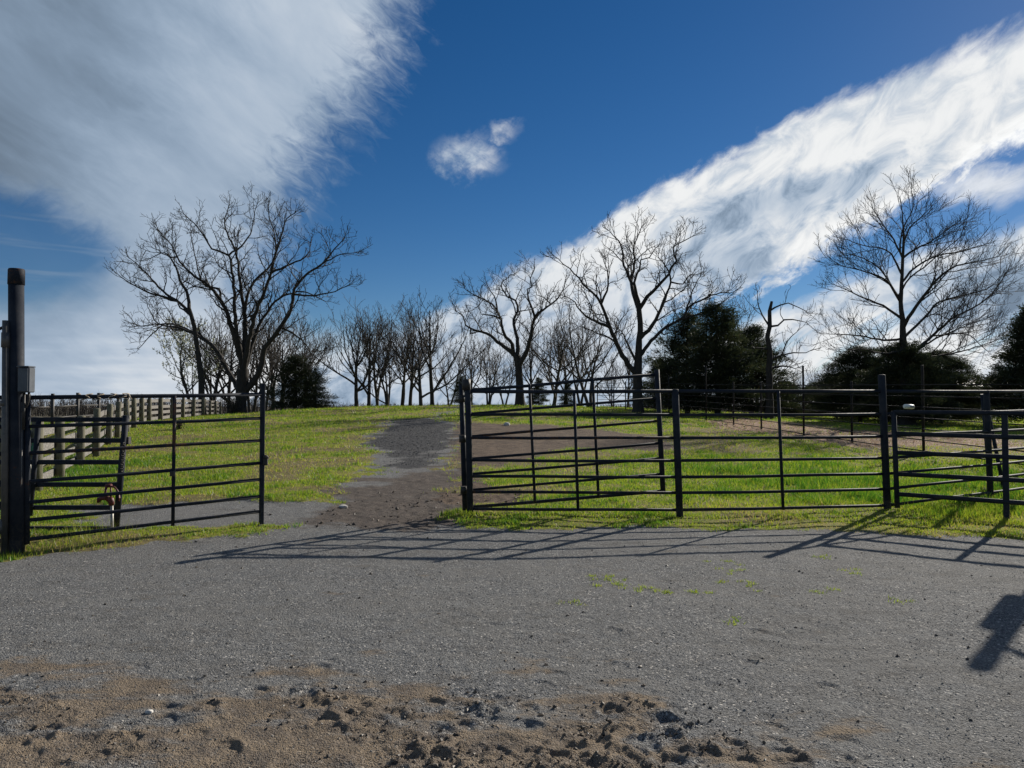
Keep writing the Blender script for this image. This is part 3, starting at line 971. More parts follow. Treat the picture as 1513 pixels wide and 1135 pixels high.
T['tall'] = traced_tree('walnut_tree', 'tall bare tree with a long left arm, in front of the big dark cedar', None, 46,
    [(506, 1092, 14), (505, 900, 13), (510, 740, 11), (522, 600, 8), (515, 520, 7)],
    [([(490, 880), (420, 780), (360, 650), (320, 530), (280, 460), (200, 380), (150, 320), (60, 240)], 7.5, .9),
     ([(355, 640), (270, 590), (210, 560), (150, 480), (100, 450)], 4, .8),
     ([(515, 540), (480, 440), (465, 370), (430, 280), (420, 200), (400, 150), (350, 90)], 5.5, .9),
     ([(520, 520), (500, 440), (485, 370), (515, 290), (520, 250), (570, 230), (600, 180)], 5, .9),
     ([(465, 350), (490, 250), (480, 190), (520, 70)], 3.6, .8),
     ([(520, 510), (560, 450), (620, 390), (680, 330), (690, 290), (720, 250), (700, 180), (800, 120)], 5, .9),
     ([(525, 680), (590, 610), (630, 520), (670, 430), (685, 340), (640, 250), (620, 230)], 5.5, .9),
     ([(520, 770), (580, 700), (680, 610), (760, 570), (790, 510), (850, 480), (940, 440), (1040, 430)], 5, .9),
     ([(790, 510), (810, 420), (850, 340)], 3, .8),
     ([(760, 570), (880, 540), (980, 480)], 3, .8),
     ([(490, 850), (450, 720), (410, 640), (380, 620)], 4, .8),
     ([(300, 490), (340, 380), (330, 280), (310, 250)], 3, .8),
     ([(685, 380), (760, 380), (790, 330), (830, 330)], 2.4, .8)],
    'walnut', c5, 14, size=.94)
c7 = cv(2.91, 1060, 230)
T['right'] = traced_tree('maple_tree', 'tall bare spreading tree with fine twigs rising out of the dark rounded cedars', None, 38,
    [(812, 1175, 22), (806, 1000, 15), (803, 850, 13), (795, 690, 11), (785, 560, 8), (793, 430, 6), (795, 350, 5), (800, 270, 4), (790, 120, 2), (780, 50, 1)],
    [([(795, 740), (700, 745), (560, 720), (440, 715)], 3.2, .6),
     ([(785, 640), (700, 580), (600, 540), (470, 480)], 3.6, .6),
     ([(785, 570), (720, 460), (640, 420), (490, 380)], 3.4, .6),
     ([(788, 540), (740, 480), (680, 400), (600, 350), (520, 330)], 3, .6),
     ([(793, 390), (740, 330), (680, 300), (600, 290), (530, 265)], 2.8, .6),
     ([(797, 330), (740, 240), (700, 190), (650, 110)], 2.6, .6),
     ([(803, 800), (700, 810), (600, 790), (500, 800)], 2.8, .6),
     ([(797, 690), (840, 610), (900, 530), (970, 440), (1060, 380), (1150, 360), (1260, 330)], 5, .6),
     ([(803, 850), (900, 760), (980, 690), (1040, 640), (1120, 600), (1220, 530), (1310, 400)], 4.5, .6),
     ([(806, 870), (920, 830), (1020, 815), (1120, 790), (1240, 750)], 3.6, .6),
     ([(788, 530), (830, 440), (900, 390), (1000, 300), (1080, 240)], 3.6, .6),
     ([(795, 360), (850, 310), (930, 270), (1040, 190)], 3, .6),
     ([(800, 270), (830, 200), (880, 150), (930, 100)], 2.4, .6),
     ([(798, 740), (900, 640), (960, 570), (1050, 540), (1200, 500), (1270, 440)], 3.6, .6),
     ([(804, 860), (920, 760), (1050, 700), (1200, 640)], 3.4, .6),
     ([(793, 460), (850, 400), (960, 340), (1080, 320), (1180, 290)], 3, .6),
     ([(799, 300), (790, 220), (840, 120), (850, 70)], 2.2, .6),
     ([(970, 700), (1100, 720), (1200, 800)], 2, .6)],
    'spread', c7, 15, dyscale=4.0, size=.885)
c8 = cv(5.16, 950, 420)
T['snag'] = traced_tree('dead_tree', 'dead broken trunk with a few bare arms, right of the big dark cedar', None, 44,
    [(962, 975, 11), (965, 800, 9), (965, 640, 9), (970, 480, 8), (952, 380, 7), (965, 300, 6), (967, 180, 5.5), (985, 105, 3.4)],
    [([(970, 325), (1030, 290), (1080, 250), (1150, 245), (1250, 270)], 2.6, .7),
     ([(972, 155), (1050, 130), (1110, 115), (1190, 150), (1250, 180)], 2.2, .6),
     ([(960, 260), (905, 210), (880, 150), (870, 40)], 2.4, .6),
     ([(967, 565), (1060, 530), (1150, 510), (1250, 510), (1310, 480)], 2.6, .7),
     ([(966, 645), (1060, 610), (1160, 630)], 3.4, .9),
     ([(966, 500), (900, 470), (855, 465)], 2.8, .8),
     ([(1060, 530), (1100, 420), (1180, 340)], 1.8, .6)],
    'dead', c8, 16, size=.97)


# background trees: five meshes of their own, then copies
def proto_tree(name, height_m, seed, stems, spread, style='back', lean=0.0, leaders=1):
    """leaders rise from the base, limbs leave them at different heights and arch up"""
    random.seed(seed)
    sty = STY[style]
    kids = []; main = []
    r0 = (.0145 * height_m + .05) / leaders ** .35
    for q in range(leaders):
        a0 = 2 * math.pi * (q + random.random() * .5) / leaders
        off = .22 * (leaders > 1)
        d = unit(np.array([lean + math.cos(a0) * off + random.gauss(0, .05), math.sin(a0) * off + random.gauss(0, .05), 1.]))
        Lt = height_m * random.uniform(.62, .86)
        n = 13
        tr = walk(np.array([math.cos(a0) * .08 * (leaders > 1), math.sin(a0) * .08 * (leaders > 1), -.2]), d, Lt, n, .085, .03)
        trr = r0 * (1.25 - .25 * np.minimum(np.arange(n + 1), 1)) * (1 - .82 * np.linspace(0, 1, n + 1) ** 1.1)
        main.append((tr, trr)); sprout(tr, trr, 0, sty, kids, 3, .5)
        ns = max(3, int(stems / leaders))
        for sI in range(ns):
            f = random.uniform(.14, .34) + .52 * (sI / ns)
            i = min(int(f * n), n - 2)
            a = a0 + 2.4 * sI + random.uniform(-.5, .5)
            tilt = spread * random.uniform(.6, 1.25)
            L = (height_m - tr[i][2]) * random.uniform(.62, .95)
            dd = unit(np.array([math.cos(a) * tilt, math.sin(a) * tilt, .75])); p = tr[i]
            pts_ = [p]; m_ = 11
            for k in range(m_):
                dd = unit(dd + rvec() * .17 + np.array([0, 0, .03 + .10 * (k / m_)]))
                p = p + dd * (L / m_); pts_.append(p)
            limb = np.array(pts_)
            rr = np.linspace(trr[i] * .62, .019, m_ + 1)
            main.append((limb, rr)); sprout(limb, rr, 0, sty, kids, 3, .12)
    root = thing(name, '', 'tree', (0, 0, 0))
    V, Fq = tubes(main, 7)
    link('trunk', np_mesh('trunk', V, [Fq]), M['barkg'], root)
    V, Fq = tubes([(c, r) for c, r, _ in kids], 3)
    link('crown', np_mesh('crown', V, [Fq]), M['twigg'], root)
    return root


protos = [proto_tree('bare_tree', 9, 21, 8, 1.2), proto_tree('bare_tree', 9, 22, 8, .85, leaders=2), proto_tree('bare_tree', 9, 23, 9, 1.1, leaders=3),
          proto_tree('bare_tree', 9, 24, 5, .5, lean=.08), proto_tree('bare_tree', 9, 25, 10, 1.15), proto_tree('bare_tree', 9, 26, 6, .4, lean=-.10), proto_tree('bare_tree', 9, 27, 7, .55, leaders=2)]
# px of trunk, py of top, distance, prototype, turn, label
BG = [
    (527, 440, 57, 0, 10, 'bare forked tree on the crest just right of the left cedar'),
    (545, 452, 60, 3, 80, 'thin upright bare tree close behind the forked one on the crest'),
    (573, 470, 60, 2, 30, 'low branching bare tree on the crest above the left edge of the gravel path'),
    (594, 450, 62, 1, 200, 'twin stemmed bare tree on the crest above the middle of the gravel path'),
    (622, 445, 58, 4, 140, 'bare tree with a thick pale trunk on the crest above the gravel path'),
    (639, 432, 61, 3, 240, 'tall narrow bare tree on the crest left of the gate post'),
    (558, 445, 68, 6, 65, 'upright bare tree filling the row between the thin one and the low branching one'),
    (606, 455, 70, 5, 205, 'slim leaning bare tree behind the twin stemmed one on the crest'),
    (697, 492, 72, 5, 100, 'slim bare tree just right of the gate post, behind the little cedar'),
    (745, 505, 74, 6, 190, 'upright bare tree far back against the left of the crooked trunk'),
    (786, 478, 66, 5, 330, 'slim bare tree just right of the crooked trunk'),
    (858, 470, 68, 6, 20, 'upright bare tree left of the long arm of the tall tree'),
    (928, 505, 72, 5, 140, 'slim bare tree far back at the left of the tall trunk'),
    (664, 500, 66, 1, 300, 'small bare tree behind the little cedar left of the gate post'),
    (722, 480, 58, 2, 290, 'wide vase shaped bare tree between the gate post and the crooked tree'),
    (818, 445, 58, 4, 20, 'bushy bare tree on the crest right of the crooked tree'),
    (835, 468, 66, 0, 160, 'bare tree farther back, close behind the bushy one right of the crooked tree'),
    (872, 430, 55, 1, 60, 'bare tree under the long arm of the tall tree'),
    (905, 520, 70, 2, 100, 'small bare tree far back under the tall tree'),
    (312, 440, 62, 4, 50, 'bare tree behind the slender leaning trunk by the board fence'),
    (338, 452, 66, 0, 250, 'bare tree close behind the left side of the thickest trunk'),
    (372, 448, 66, 6, 300, 'upright bare tree seen through the stems of the thickest tree'),
    (405, 440, 70, 5, 75, 'slim bare tree between the thickest trunk and the left cedar'),
    (392, 470, 62, 2, 190, 'bare tree behind the right side of the thickest trunk'),
    (418, 450, 66, 4, 310, 'bare tree behind the top of the left cedar'),
    (455, 468, 70, 1, 20, 'bare tree behind the right flank of the left cedar'),
    (1078, 425, 66, 2, 40, 'bare tree rising behind the big dark cedar'),
    (1118, 470, 62, 0, 120, 'bare tree between the big dark cedar and the dead trunk'),
    (1206, 530, 78, 4, 70, 'low bare tree far back between the dead trunk and the rounded cedars'),
    (1168, 545, 84, 1, 170, 'small far bare tree right of the dead trunk'),
]
for i, (px, pyt, Y, k, rot, lab) in enumerate(BG):
    seen = [b[3] for b in BG[:i]]
    o = protos[k] if k not in seen else copy_tree(protos[k])
    x = (px - 756.5) / 1080 * Y
    g = H(x, Y)
    top = CAMZ + (600 - pyt) / 1080 * Y
    s = (top - g) / 9.0
    o.location = (x, Y, g); o.rotation_euler = (0, 0, rad(rot)); o.scale = (s, s, s)
    tag(o, lab, 'tree', 'bare trees along the crest')

# flowering tree at the far end of the board fence
random.seed(31)
ft = proto_tree('flowering_tree', 7.5, 33, 5, .5)
x = (287 - 756.5) / 1080 * 58
ft.location = (x, 58, H(x, 58)); tag(ft, 'pale budding tree behind the far end of the board fence', 'tree')
cr = [c for c in ft.children if c.name.startswith('crown')][0]
vv = np.empty(len(cr.data.vertices) * 3); cr.data.vertices.foreach_get('co', vv); vv = vv.reshape(-1, 3)
pk = vv[RNG.integers(0, len(vv), 2600)]
pk = pk[pk[:, 2] > 1.8] + RNG.normal(0, .05, (int((pk[:, 2] > 1.8).sum()), 3))
d1 = RNG.normal(0, 1, pk.shape); d1 /= np.linalg.norm(d1, axis=1, keepdims=True)
d2 = np.cross(d1, RNG.normal(0, 1, pk.shape)); d2 /= np.linalg.norm(d2, axis=1, keepdims=True)
s = .055
V = np.stack([pk - d1 * s, pk + d2 * s, pk + d1 * s, pk - d2 * s], 1).reshape(-1, 3)
link('blossom', np_mesh('blossom', V, [np.arange(len(V)).reshape(-1, 4)], False), M['blossom'], ft)


# cedars
def cedar_proto(name, seed, shape, n):
    """shape(t)-> radius at height fraction t; unit height, sprays all over the volume's skin and inside"""
    rg = np.random.default_rng(seed); random.seed(seed)
    root = thing(name, '', 'tree', (0, 0, 0))
    mb = MB(); mb.tube([(0, 0, -.03), (.005, 0, .2), (0, .005, .55), (0, 0, .93)], [.026, .022, .014, .004], 8)
    mb.part('trunk', M['bark'], root)
    # boughs: clumps along radial arms so the outline is uneven
    nb = 130
    P = []; D = []; Sz = []
    for b in range(nb):
        t = .05 + .95 * (b + rg.random()) / nb
        a = rg.random() * 2 * math.pi
        R = shape(t) * rg.choice([rg.uniform(.5, .85), rg.uniform(.85, 1.22)])
        k = int(n / nb * (.4 + 1.2 * shape(t) / .4))
        u = rg.random(k) ** .6
        wob = rg.normal(0, 1, (k, 3)) * np.array([.040, .040, .026]) * (1.25 - .5 * u)[:, None]
        droop = -.03 * u * u + .045 * u
        P.append(np.stack([np.cos(a) * R * u, np.sin(a) * R * u, t + droop], 1) + wob)
        D.append(np.stack([np.cos(a) * np.ones(k), np.sin(a) * np.ones(k), np.full(k, .55)], 1) + rg.normal(0, .5, (k, 3)))
        Sz.append(rg.uniform(.6, 1.3, k))
    P = np.vstack(P); D = np.vstack(D); Sz = np.concatenate(Sz)
    keep = (P[:, 2] > .03); P, D, Sz = P[keep], D[keep], Sz[keep]
    D /= np.linalg.norm(D, axis=1, keepdims=True)
    W = np.cross(D, rg.normal(0, 1, D.shape)); W /= np.linalg.norm(W, axis=1, keepdims=True)
    L = (.026 * Sz)[:, None]; w = (.0042 * Sz)[:, None]
    V = np.stack([P - W * w, P + D * L * .55 - W * w * .4 + W * w * 2.2, P + D * L, P + W * w], 1)
    tint = np.repeat(np.clip(rg.normal(.38, .22, len(P)), 0, 1), 4)
    V = V.reshape(-1, 3)
    link('crown', np_mesh('crown', V, [np.arange(len(V)).reshape(-1, 4)], False, dict(tint=tint)), M['cedar'], root)
    return root


cone = lambda t: .34 * (1 - t) ** .75 * min(1, (t + .05) / .14) + .015
fat = lambda t: .44 * max(0, 1 - (max(t - .22, 0) / .80) ** 1.5) ** .85 + .015
rnd = lambda t: .66 * max(0, 1 - (max(t - .25, 0) / .76) ** 2) ** .6 + .02
flat = lambda t: .52 * (1 - t) ** .9 * min(1, (t + .05) / .12) * (1 + .25 * math.sin(t * 38)) + .012
cp = [cedar_proto('cedar_tree', 41, cone, 17000), cedar_proto('cedar_tree', 42, fat, 26000), cedar_proto('cedar_tree', 43, rnd, 44000), cedar_proto('cedar_tree', 44, flat, 42000)]
# centre px, top py, base py, distance, prototype, width factor, turn, label
CD = [
    (436, 528, 608, 53, 1, 1.45, 0, 'dark cedar on the left beside the thick bare tree'),
    (466, 552, 606, 56, 0, 1.6, 90, 'smaller pointed cedar against the right flank of the left dark cedar'),
    (682, 558, 602, 62, 0, 1.5, 30, 'small dark cedar on the crest left of the gate post'),
    (796, 560, 604, 60, 1, .9, 60, 'small dark cedar right beside the crooked tree'),
    (838, 566, 604, 64, 0, 1.3, 130, 'small cedar below the bushy bare tree on the crest'),
    (975, 535, 608, 54, 1, 1.1, 200, 'dark cedar behind the trunk of the tall bare tree'),
    (1016, 470, 612, 50, 1, 1.1, 160, 'tall dark cedar forming the left shoulder of the big clump'),
    (1060, 456, 614, 47, 1, 1.08, 20, 'biggest dark cedar, in the middle of the clump right of the tall bare tree'),
    (1110, 488, 612, 50, 1, 1.25, 250, 'dark cedar forming the right shoulder of the big clump'),
    (1158, 566, 612, 52, 2, .9, 0, 'low dark cedar right of the dead trunk'),
    (1200, 572, 612, 56, 2, .9, 120, 'low dark cedar farther right of the dead trunk'),
    (1270, 518, 618, 42, 2, .95, 40, 'left one of the rounded cedars round the spreading tree'),
    (1338, 511, 626, 38.3, 2, .95, 100, 'middle one of the rounded cedars, wrapped round the spreading trunk'),
    (1390, 524, 620, 41, 2, .95, 200, 'right one of the rounded cedars round the spreading tree'),
    (1236, 556, 612, 49, 2, 1.25, 310, 'low dark cedar tucked against the left side of the rounded cedars'),
    (1304, 545, 612, 47, 2, 1.25, 75, 'low dark cedar filling the gap left of the spreading trunk'),
    (1366, 545, 612, 46, 2, 1.25, 150, 'low dark cedar filling the gap right of the spreading trunk'),
    (1526, 462, 622, 38, 3, 1.2, 0, 'tiered dark cedar cut by the right edge of the photo'),
]
for i, (px, pt, pb, Y, k, wf, rot, lab) in enumerate(CD):
    seen = [b[4] for b in CD[:i]]
    o = cp[k] if k not in seen else copy_tree(cp[k])
    x = (px - 756.5) / 1080 * Y; g = H(x, Y)
    h = CAMZ + (600 - pt) / 1080 * Y - g
    o.location = (x, Y, g); o.scale = (h * wf, h * wf, h * 1.02); o.rotation_euler = (0, 0, rad(rot))
    tag(o, lab, 'tree', 'cedars' if i else 'cedars')


# brown bush at the foot of the thick tree, weed clump in the lawn
def bush(name, label, x, y, h, w, n, mat, seed, twiggy=True):
    rg = np.random.default_rng(seed); random.seed(seed)
    g = H(x, y)
    root = thing(name, label, 'bush', (x, y, g))
    br = []
    for i in range(n):
        a = random.random() * 6.28; tl = random.random() * w
        br.append((walk(np.array([random.gauss(0, .12 * w), random.gauss(0, .12 * w), -.03]), unit(np.array([math.cos(a) * tl, math.sin(a) * tl, h])), math.hypot(h, tl) * random.uniform(.5, 1), 4, .22, .05), np.linspace(.010, .004, 5)))
    V, Fq = tubes(br, 3)
    link('stem', np_mesh('stem', V, [Fq]), M['twigg'], root)
    tips = np.vstack([b[0][1:] for b in br]); P = tips[rg.integers(0, len(tips), n * 12)] + rg.normal(0, .06 * h, (n * 12, 3))
    P[:, 2] = np.maximum(P[:, 2], .02)
    D = rg.normal(0, 1, P.shape); D /= np.linalg.norm(D, axis=1, keepdims=True); W = np.cross(D, rg.normal(0, 1, P.shape)); W /= np.linalg.norm(W, axis=1, keepdims=True)
    L = .05 * h + .02; V = np.stack([P - W * L * .2, P + D * L, P + W * L * .2], 1).reshape(-1, 3)
    link('leaf_mass', np_mesh('leaf_mass', V, [np.arange(len(V)).reshape(-1, 3)], False, dict(tint=np.repeat(rg.random(len(P)), 3))), mat, root)['kind'] = 'stuff'


M['bush'] = leafy('bush_leaf', (.035, .034, .014), (.07, .06, .025), (.12, .09, .05), .35)
bush('bush', 'brownish bush at the foot of the thick bare tree', at(343, 605, 49)[0], 49.0, 1.5, 1.0, 90, M['bush'], 5)
hx, hy = hit(265, 636)
bush('weed_clump', 'small dark weed clump alone on the left lawn', hx, hy, .45, .35, 40, M['bush'], 6)

# far-off bare wood along the horizon
rg = np.random.default_rng(77)
n = 5200
a = rg.uniform(-.95, .95, n); Y = rg.uniform(230, 330, n)
xx = a * Y
hh = (5.2 + 2.6 * (fbm(xx, Y * 0 + 3, 26, 3, 1))) * rg.uniform(.7, 1.1, n)
hh = hh * np.where((a > -.27) & (a < .48), .62, 1.0)
base = np.stack([xx, Y, np.full(n, -2.1)], 1)
V = []; 
lean = rg.normal(0, .10, n)
tips = base + np.stack([lean * hh, rg.normal(0, .5, n), hh], 1)
wd = .10
q = [np.stack([base - [wd, 0, 0], base + [wd, 0, 0], tips], 1)]
q.append(np.stack([base - [0, wd, 0], base + [0, wd, 0], tips], 1))
for k in range(11):
    f = rg.uniform(.25, .95, n)[:, None]
    s0 = base * (1 - f) + tips * f
    d = np.stack([rg.normal(0, .5, n), rg.normal(0, .4, n), np.abs(rg.normal(.6, .4, n))], 1) * (hh * .34)[:, None]
    wv = np.cross(d, rg.normal(0, 1, d.shape)); wv /= np.linalg.norm(wv, axis=1, keepdims=True); wv *= .065
    q.append(np.stack([s0 - wv, s0 + wv, s0 + d], 1))
V = np.concatenate(q).reshape(-1, 3)
tag(link('distant_wood', np_mesh('distant_wood', V, [np.arange(len(V)).reshape(-1, 3)], False, dict(tint=np.repeat(rg.random(len(V) // 3), 3))), M['wood_far']),
    'line of far-off bare woodland along the horizon', 'woodland', None, 'stuff')

# ------------------------------------------------------------------ grey barn far on the right
Yb = 78.0
bx0, bx1 = at(1428, 600, Yb)[0], at(1560, 600, Yb)[0]
gz = H((bx0 + bx1) / 2, Yb)
barn = thing('barn', 'low grey barn far behind the pens on the right', 'barn', ((bx0 + bx1) / 2, Yb + 3, gz))
o = np.array(barn.location)
zt = at(1440, 572, Yb)[2]
w = bx1 - bx0
hw = zt - gz
npl = 26
for i in range(npl):
    cx = bx0 + w * (i + .5) / npl
    MB(o).box((cx, Yb + random.uniform(-.006, .006), gz + hw / 2 - .2), (w / npl - .012, .03, hw + .4)).part('wall_board', M['barnwall'], barn)
for nm, cxx in (('side_wall', bx0 + .05), ('side_wall', bx1 - .05)):
    MB(o).box((cxx, Yb + 3.05, gz + hw / 2 - .2), (.1, 6.0, hw + .4)).part(nm, M['barnwall'], barn)
MB(o).box(((bx0 + bx1) / 2, Yb + 6.1, gz + hw / 2 - .2), (w, .1, hw + .4)).part('back_wall', M['barnwall'], barn)
rf = MB(o)
A = [(bx0 - .4, Yb - .5, zt - .02), (bx1 + .4, Yb - .5, zt - .02), (bx1 + .4, Yb + 3.05, zt + .75), (bx0 - .4, Yb + 3.05, zt + .75)]
B = [(bx0 - .4, Yb + 6.6, zt - .02), (bx1 + .4, Yb + 6.6, zt - .02)]
top = [np.array(p) for p in A + B]; bot = [p + np.array([0, 0, .08]) for p in top]
rf.add(top + bot, [(0, 1, 2, 3), (3, 2, 5, 4), (9, 8, 7, 6), (10, 11, 8, 9), (0, 6, 7, 1), (4, 5, 11, 10), (0, 3, 9, 6), (3, 4, 10, 9), (1, 7, 8, 2), (2, 8, 11, 5)], [False] * 10)
rf.part('roof', M['barnroof'], barn)
for px in (1441, 1467):
    c = at(px, 597, Yb)[0]
    d = MB(o).box((c, Yb - .035, gz + hw * .38), (.95, .04, hw * .76)).part('dark_opening', M['barndark'], barn)  # dark panel on the wall, its colour stands for a shaded opening
    MB(o).box((c + .3, Yb - .07, gz + hw * .38), (.05, .04, .2)).part('handle', M['conduit'], d)


# ------------------------------------------------------------------ pipe fences and gates
def bar(root, name, a, b, r, mat='pipe', k=10):
    o = np.array(root.location)
    a = np.asarray(a, float); b = np.asarray(b, float); L = np.linalg.norm(b - a)
    if L < 2 or k < 8: return MB(o).tube([a, b], r, k).part(name, M[mat], root)
    w = [np.array([0, random.uniform(-.006, .006), random.uniform(-.011, .004)]) * min(L / 3, 1) for _ in range(2)]
    return MB(o).tube([a, a + (b - a) * .33 + w[0], a + (b - a) * .68 + w[1], b], r, k).part(name, M[mat], root)


def post(root, p, ztop, r, mat='pipe', lean=(0, 0), cap=True, k=14):
    """upright pipe from 0.25 m below ground, with a slightly domed cap"""
    o = np.array(root.location)
    x, y = p; g = H(x, y)
    hgt_ = ztop - g
    t = np.array([x + lean[0] * hgt_, y + lean[1] * hgt_, ztop])
    b = np.array([x - lean[0] * .25, y - lean[1] * .25, g - .25])
    mb = MB(o).tube([b, t, t + [0, 0, .006], t + [0, 0, .012]], [r, r, r * .92, r * .55], k)
    return mb.part('post', M[mat], root)


# main fence on the right of the opening
FZ = [1.70, 1.383, 1.07, .767, .547, .336, .107]
F0 = np.array([-.565, 9.95]); F1 = np.array([2.25, 9.85]); F2 = np.array([5.24, 10.25]); F3 = np.array([8.9, 12.35])
fence = thing('pipe_fence', 'dark seven rail pipe fence running right from the gate opening', 'fence', (F0[0], F0[1], 0))
post(fence, F0, 1.80, .043, lean=(-.022, 0))
post(fence, F1, 1.715, .047, lean=(-.03, 0))
post(fence, F2, 1.93, .05, lean=(-.028, 0))
post(fence, (7.55, 11.58), 1.74, .045, lean=(-.02, 0))
post(fence, F3, 1.85, .05)
for z in FZ:
    r = .021 if z != 1.70 else .026
    ln = lambda z_: -.026 * z_
    a = np.array([F0[0] + ln(z), F0[1], z]); b = np.array([F1[0] + ln(z), F1[1] + 0.0, z]); c = np.array([F2[0] + ln(z), F2[1], z + .005]); d = np.array([F3[0], F3[1], z + .05])
    bar(fence, 'rail', a, b, r, 'rust' if z in (1.07, .336) else 'pipe')
    bar(fence, 'rail', b, c, r)
    bar(fence, 'rail', c, d, r)
for px in (847, 1152):
    x = (px - 756.5) / 1080 * 9.9
    yy = 9.9 if px < 1000 else 10.0
    bar(fence, 'stile', (x + .06, yy - .02, .09), (x + .01, yy - .02, 1.70), .021)
# iron cap block on the first post
MB(np.array(fence.location)).tube([(-.62, 9.95, 1.72), (-.625, 9.95, 1.865)], .060, 14).part('post_cap', M['dark'], fence)

# swung gate tilted behind the fence, hinged at the opening
GY0 = 10.16
gate2 = thing('pipe_gate', 'tilted pipe gate swung back behind the right fence, its free end raised', 'gate', (-.66, GY0, 0))
th = math.radians(4.75)
ex = np.array([math.cos(th), 0, math.sin(th)]); ez = np.array([-math.sin(th) * .55, 0, math.cos(th)])
go = np.array([-.60, GY0, .10])
Lg = 2.70
zs = [0, .235, .455, .665, .975, 1.29, 1.62]
for z in zs:
    a = go + ez * z; b = go + ex * Lg + ez * z
    bar(gate2, 'rail', a, b, .023 if z in (0, 1.62) else .019, 'rust' if z == .975 else 'pipe')
o = np.array(gate2.location)
MB(o).tube([go + ex * Lg - ez * .03, go + ex * Lg + ez * 1.69], .036, 10).part('end_stile', M['pipe'], gate2)
for s in (.92, 1.80):
    MB(o).tube([go + ex * s + np.array([0, -.03, 0]) - ez * .01, go + ex * s + np.array([0, -.03, 0]) + ez * 1.63], .02, 8).part('stile', M['pipe'], gate2)
MB(o).tube([go + np.array([-.05, 0, -.04]), go + np.array([-.105, 0, 1.70])], .036, 12).part('hinge_stile', M['pipe'], gate2)
for z in (.25, .95, 1.5):
    MB(o).tube([go + np.array([-.05 - z * .03, -.10, z - .05]), go + np.array([-.05 - z * .03, -.10, z + .05])], .05, 10).part('hinge', M['dark'], gate2)

# short heavy panel on the right, nearer the camera
panel = thing('pipe_gate', 'heavy five rail pipe gate fixed to the second fence post at the right edge', 'gate', (5.33, 10.12, 0))
pa_ = np.array([5.30, 10.10]); pb_ = np.array([8.2, 7.95])
o = np.array(panel.location)
for z, zr in ((1.416, 1.40), (1.12, 1.10), (.858, .83), (.565, .545), (.29, .255)):
    bar(panel, 'rail', (pa_[0] - .02 * z, pa_[1], z), (pb_[0], pb_[1], zr), .031)
for s in (.345, .97):
    p = pa_ * (1 - s) + pb_ * s
    g = H(*p)
    MB(o).box((p[0], p[1], (g - .2 + 1.42) / 2), (.07, .05, 1.42 - g + .2), [unit(np.append(pb_ - pa_, 0)), unit(np.array([-(pb_ - pa_)[1], (pb_ - pa_)[0], 0])), (0, 0, 1)], .008).part('stile', M['pipe'], panel)
MB(o).tube([(5.30, 10.10, .10), (5.27, 10.10, 1.43)], .034, 10).part('hinge_stile', M['pipe'], panel)

# leaning prop with a hook behind the panel
prop = thing('fence_prop', 'thin leaning pipe prop with a hanging hook behind the right panel', 'prop', (8.05, 12.4, 0))
o = np.array(prop.location)
MB(o).tube([(8.20, 12.55, H(8.2, 12.55) - .1), (7.95, 12.35, 1.70)], .035, 10).part('leg', M['pipe'], prop)
MB(o).tube([(8.28, 12.3, H(8.28, 12.3) - .1), (7.98, 12.30, 1.55)], .03, 10).part('leg', M['pipe'], prop)
MB(o).tube([(8.05, 12.3, 1.1), (8.22, 12.25, 1.12), (8.30, 12.25, .95), (8.24, 12.25, .75)], .014, 8).part('hook', M['dark'], prop)

# left gate posts, gate and the panel beyond
LP = np.array([-5.06, 7.52])
gp = thing('gate_post', 'thick tall pipe gate post at the left edge with a grey box on it', 'gate post', (LP[0], LP[1], 0))
o = np.array(gp.location)
g = H(*LP)
ztop = at(20, 398, LP[1])[2]
lean = -.022
MB(o).tube([(LP[0] + .005, LP[1], g - .3), (LP[0] + lean * ztop, LP[1], ztop - .16)], .071, 24).part('pipe', M['pipe'], gp)
cb = np.array([LP[0] + lean * ztop, LP[1], ztop - .16])
MB(o).tube([cb, cb + [0, 0, .15], cb + [0, 0, .163], cb + [0, 0, .166]], [.077, .076, .07, .02], 24).part('cap', M['rust'], gp)
cx = LP[0] - .095; cyy = LP[1] - .075
con = MB(o).tube([(cx + .02, cyy, g - .1), (cx - .015, cyy, at(14, 473, 7.4)[2])], .033, 14).part('conduit', M['conduit'], gp)
for (p1, p2, rr) in ((491, 513, .041), (600, 592, .038), (770, 790, .041)):
    z1, z2 = at(14, p1, 7.4)[2], at(14, p2, 7.4)[2]
    MB(o).tube([(cx - .012, cyy, min(z1, z2)), (cx - .012, cyy, max(z1, z2))], rr, 14).part('coupling', M['conduit'], con)
zb0, zb1 = at(42, 580, 7.45)[2], at(42, 543, 7.45)[2]
bx = LP[0] - .05 + .14
bxo = MB(o).box((bx, LP[1] - .04, (zb0 + zb1) / 2), (.115, .10, zb1 - zb0), None, .008).part('box', M['box'], gp)
MB(o).box((bx, LP[1] - .098, (zb0 + zb1) / 2), (.10, .012, zb1 - zb0 - .02), None, .004).part('cover', M['box'], bxo)
MB(o).box((bx - .005, LP[1] - .045, zb1 + .008), (.125, .118, .014), None, .004).part('lid', M['box'], bxo)
MB(o).tube([(bx - .03, LP[1] - .03, zb0 + .01), (bx - .03, LP[1] - .03, zb0 - .38)], .014, 8).part('cable_pipe', M['dark'], gp)
MB(o).tube([(bx + .02, LP[1] - .03, zb0 + .01), (bx + .02, LP[1] - .03, zb0 - .06), (bx - .0, LP[1] - .02, zb0 - .12), (bx - .05, LP[1] - .02, zb0 - .2)], .012, 8).part('cable_pipe', M['dark'], gp)
MB(o).tube([(bx + -.055, LP[1] - .02, zb0 - .1), (bx - .045, LP[1] - .02, g - .05)], .010, 8).part('cable_pipe', M['conduit'], gp)
zc = at(9, 482, 7.4)[2]
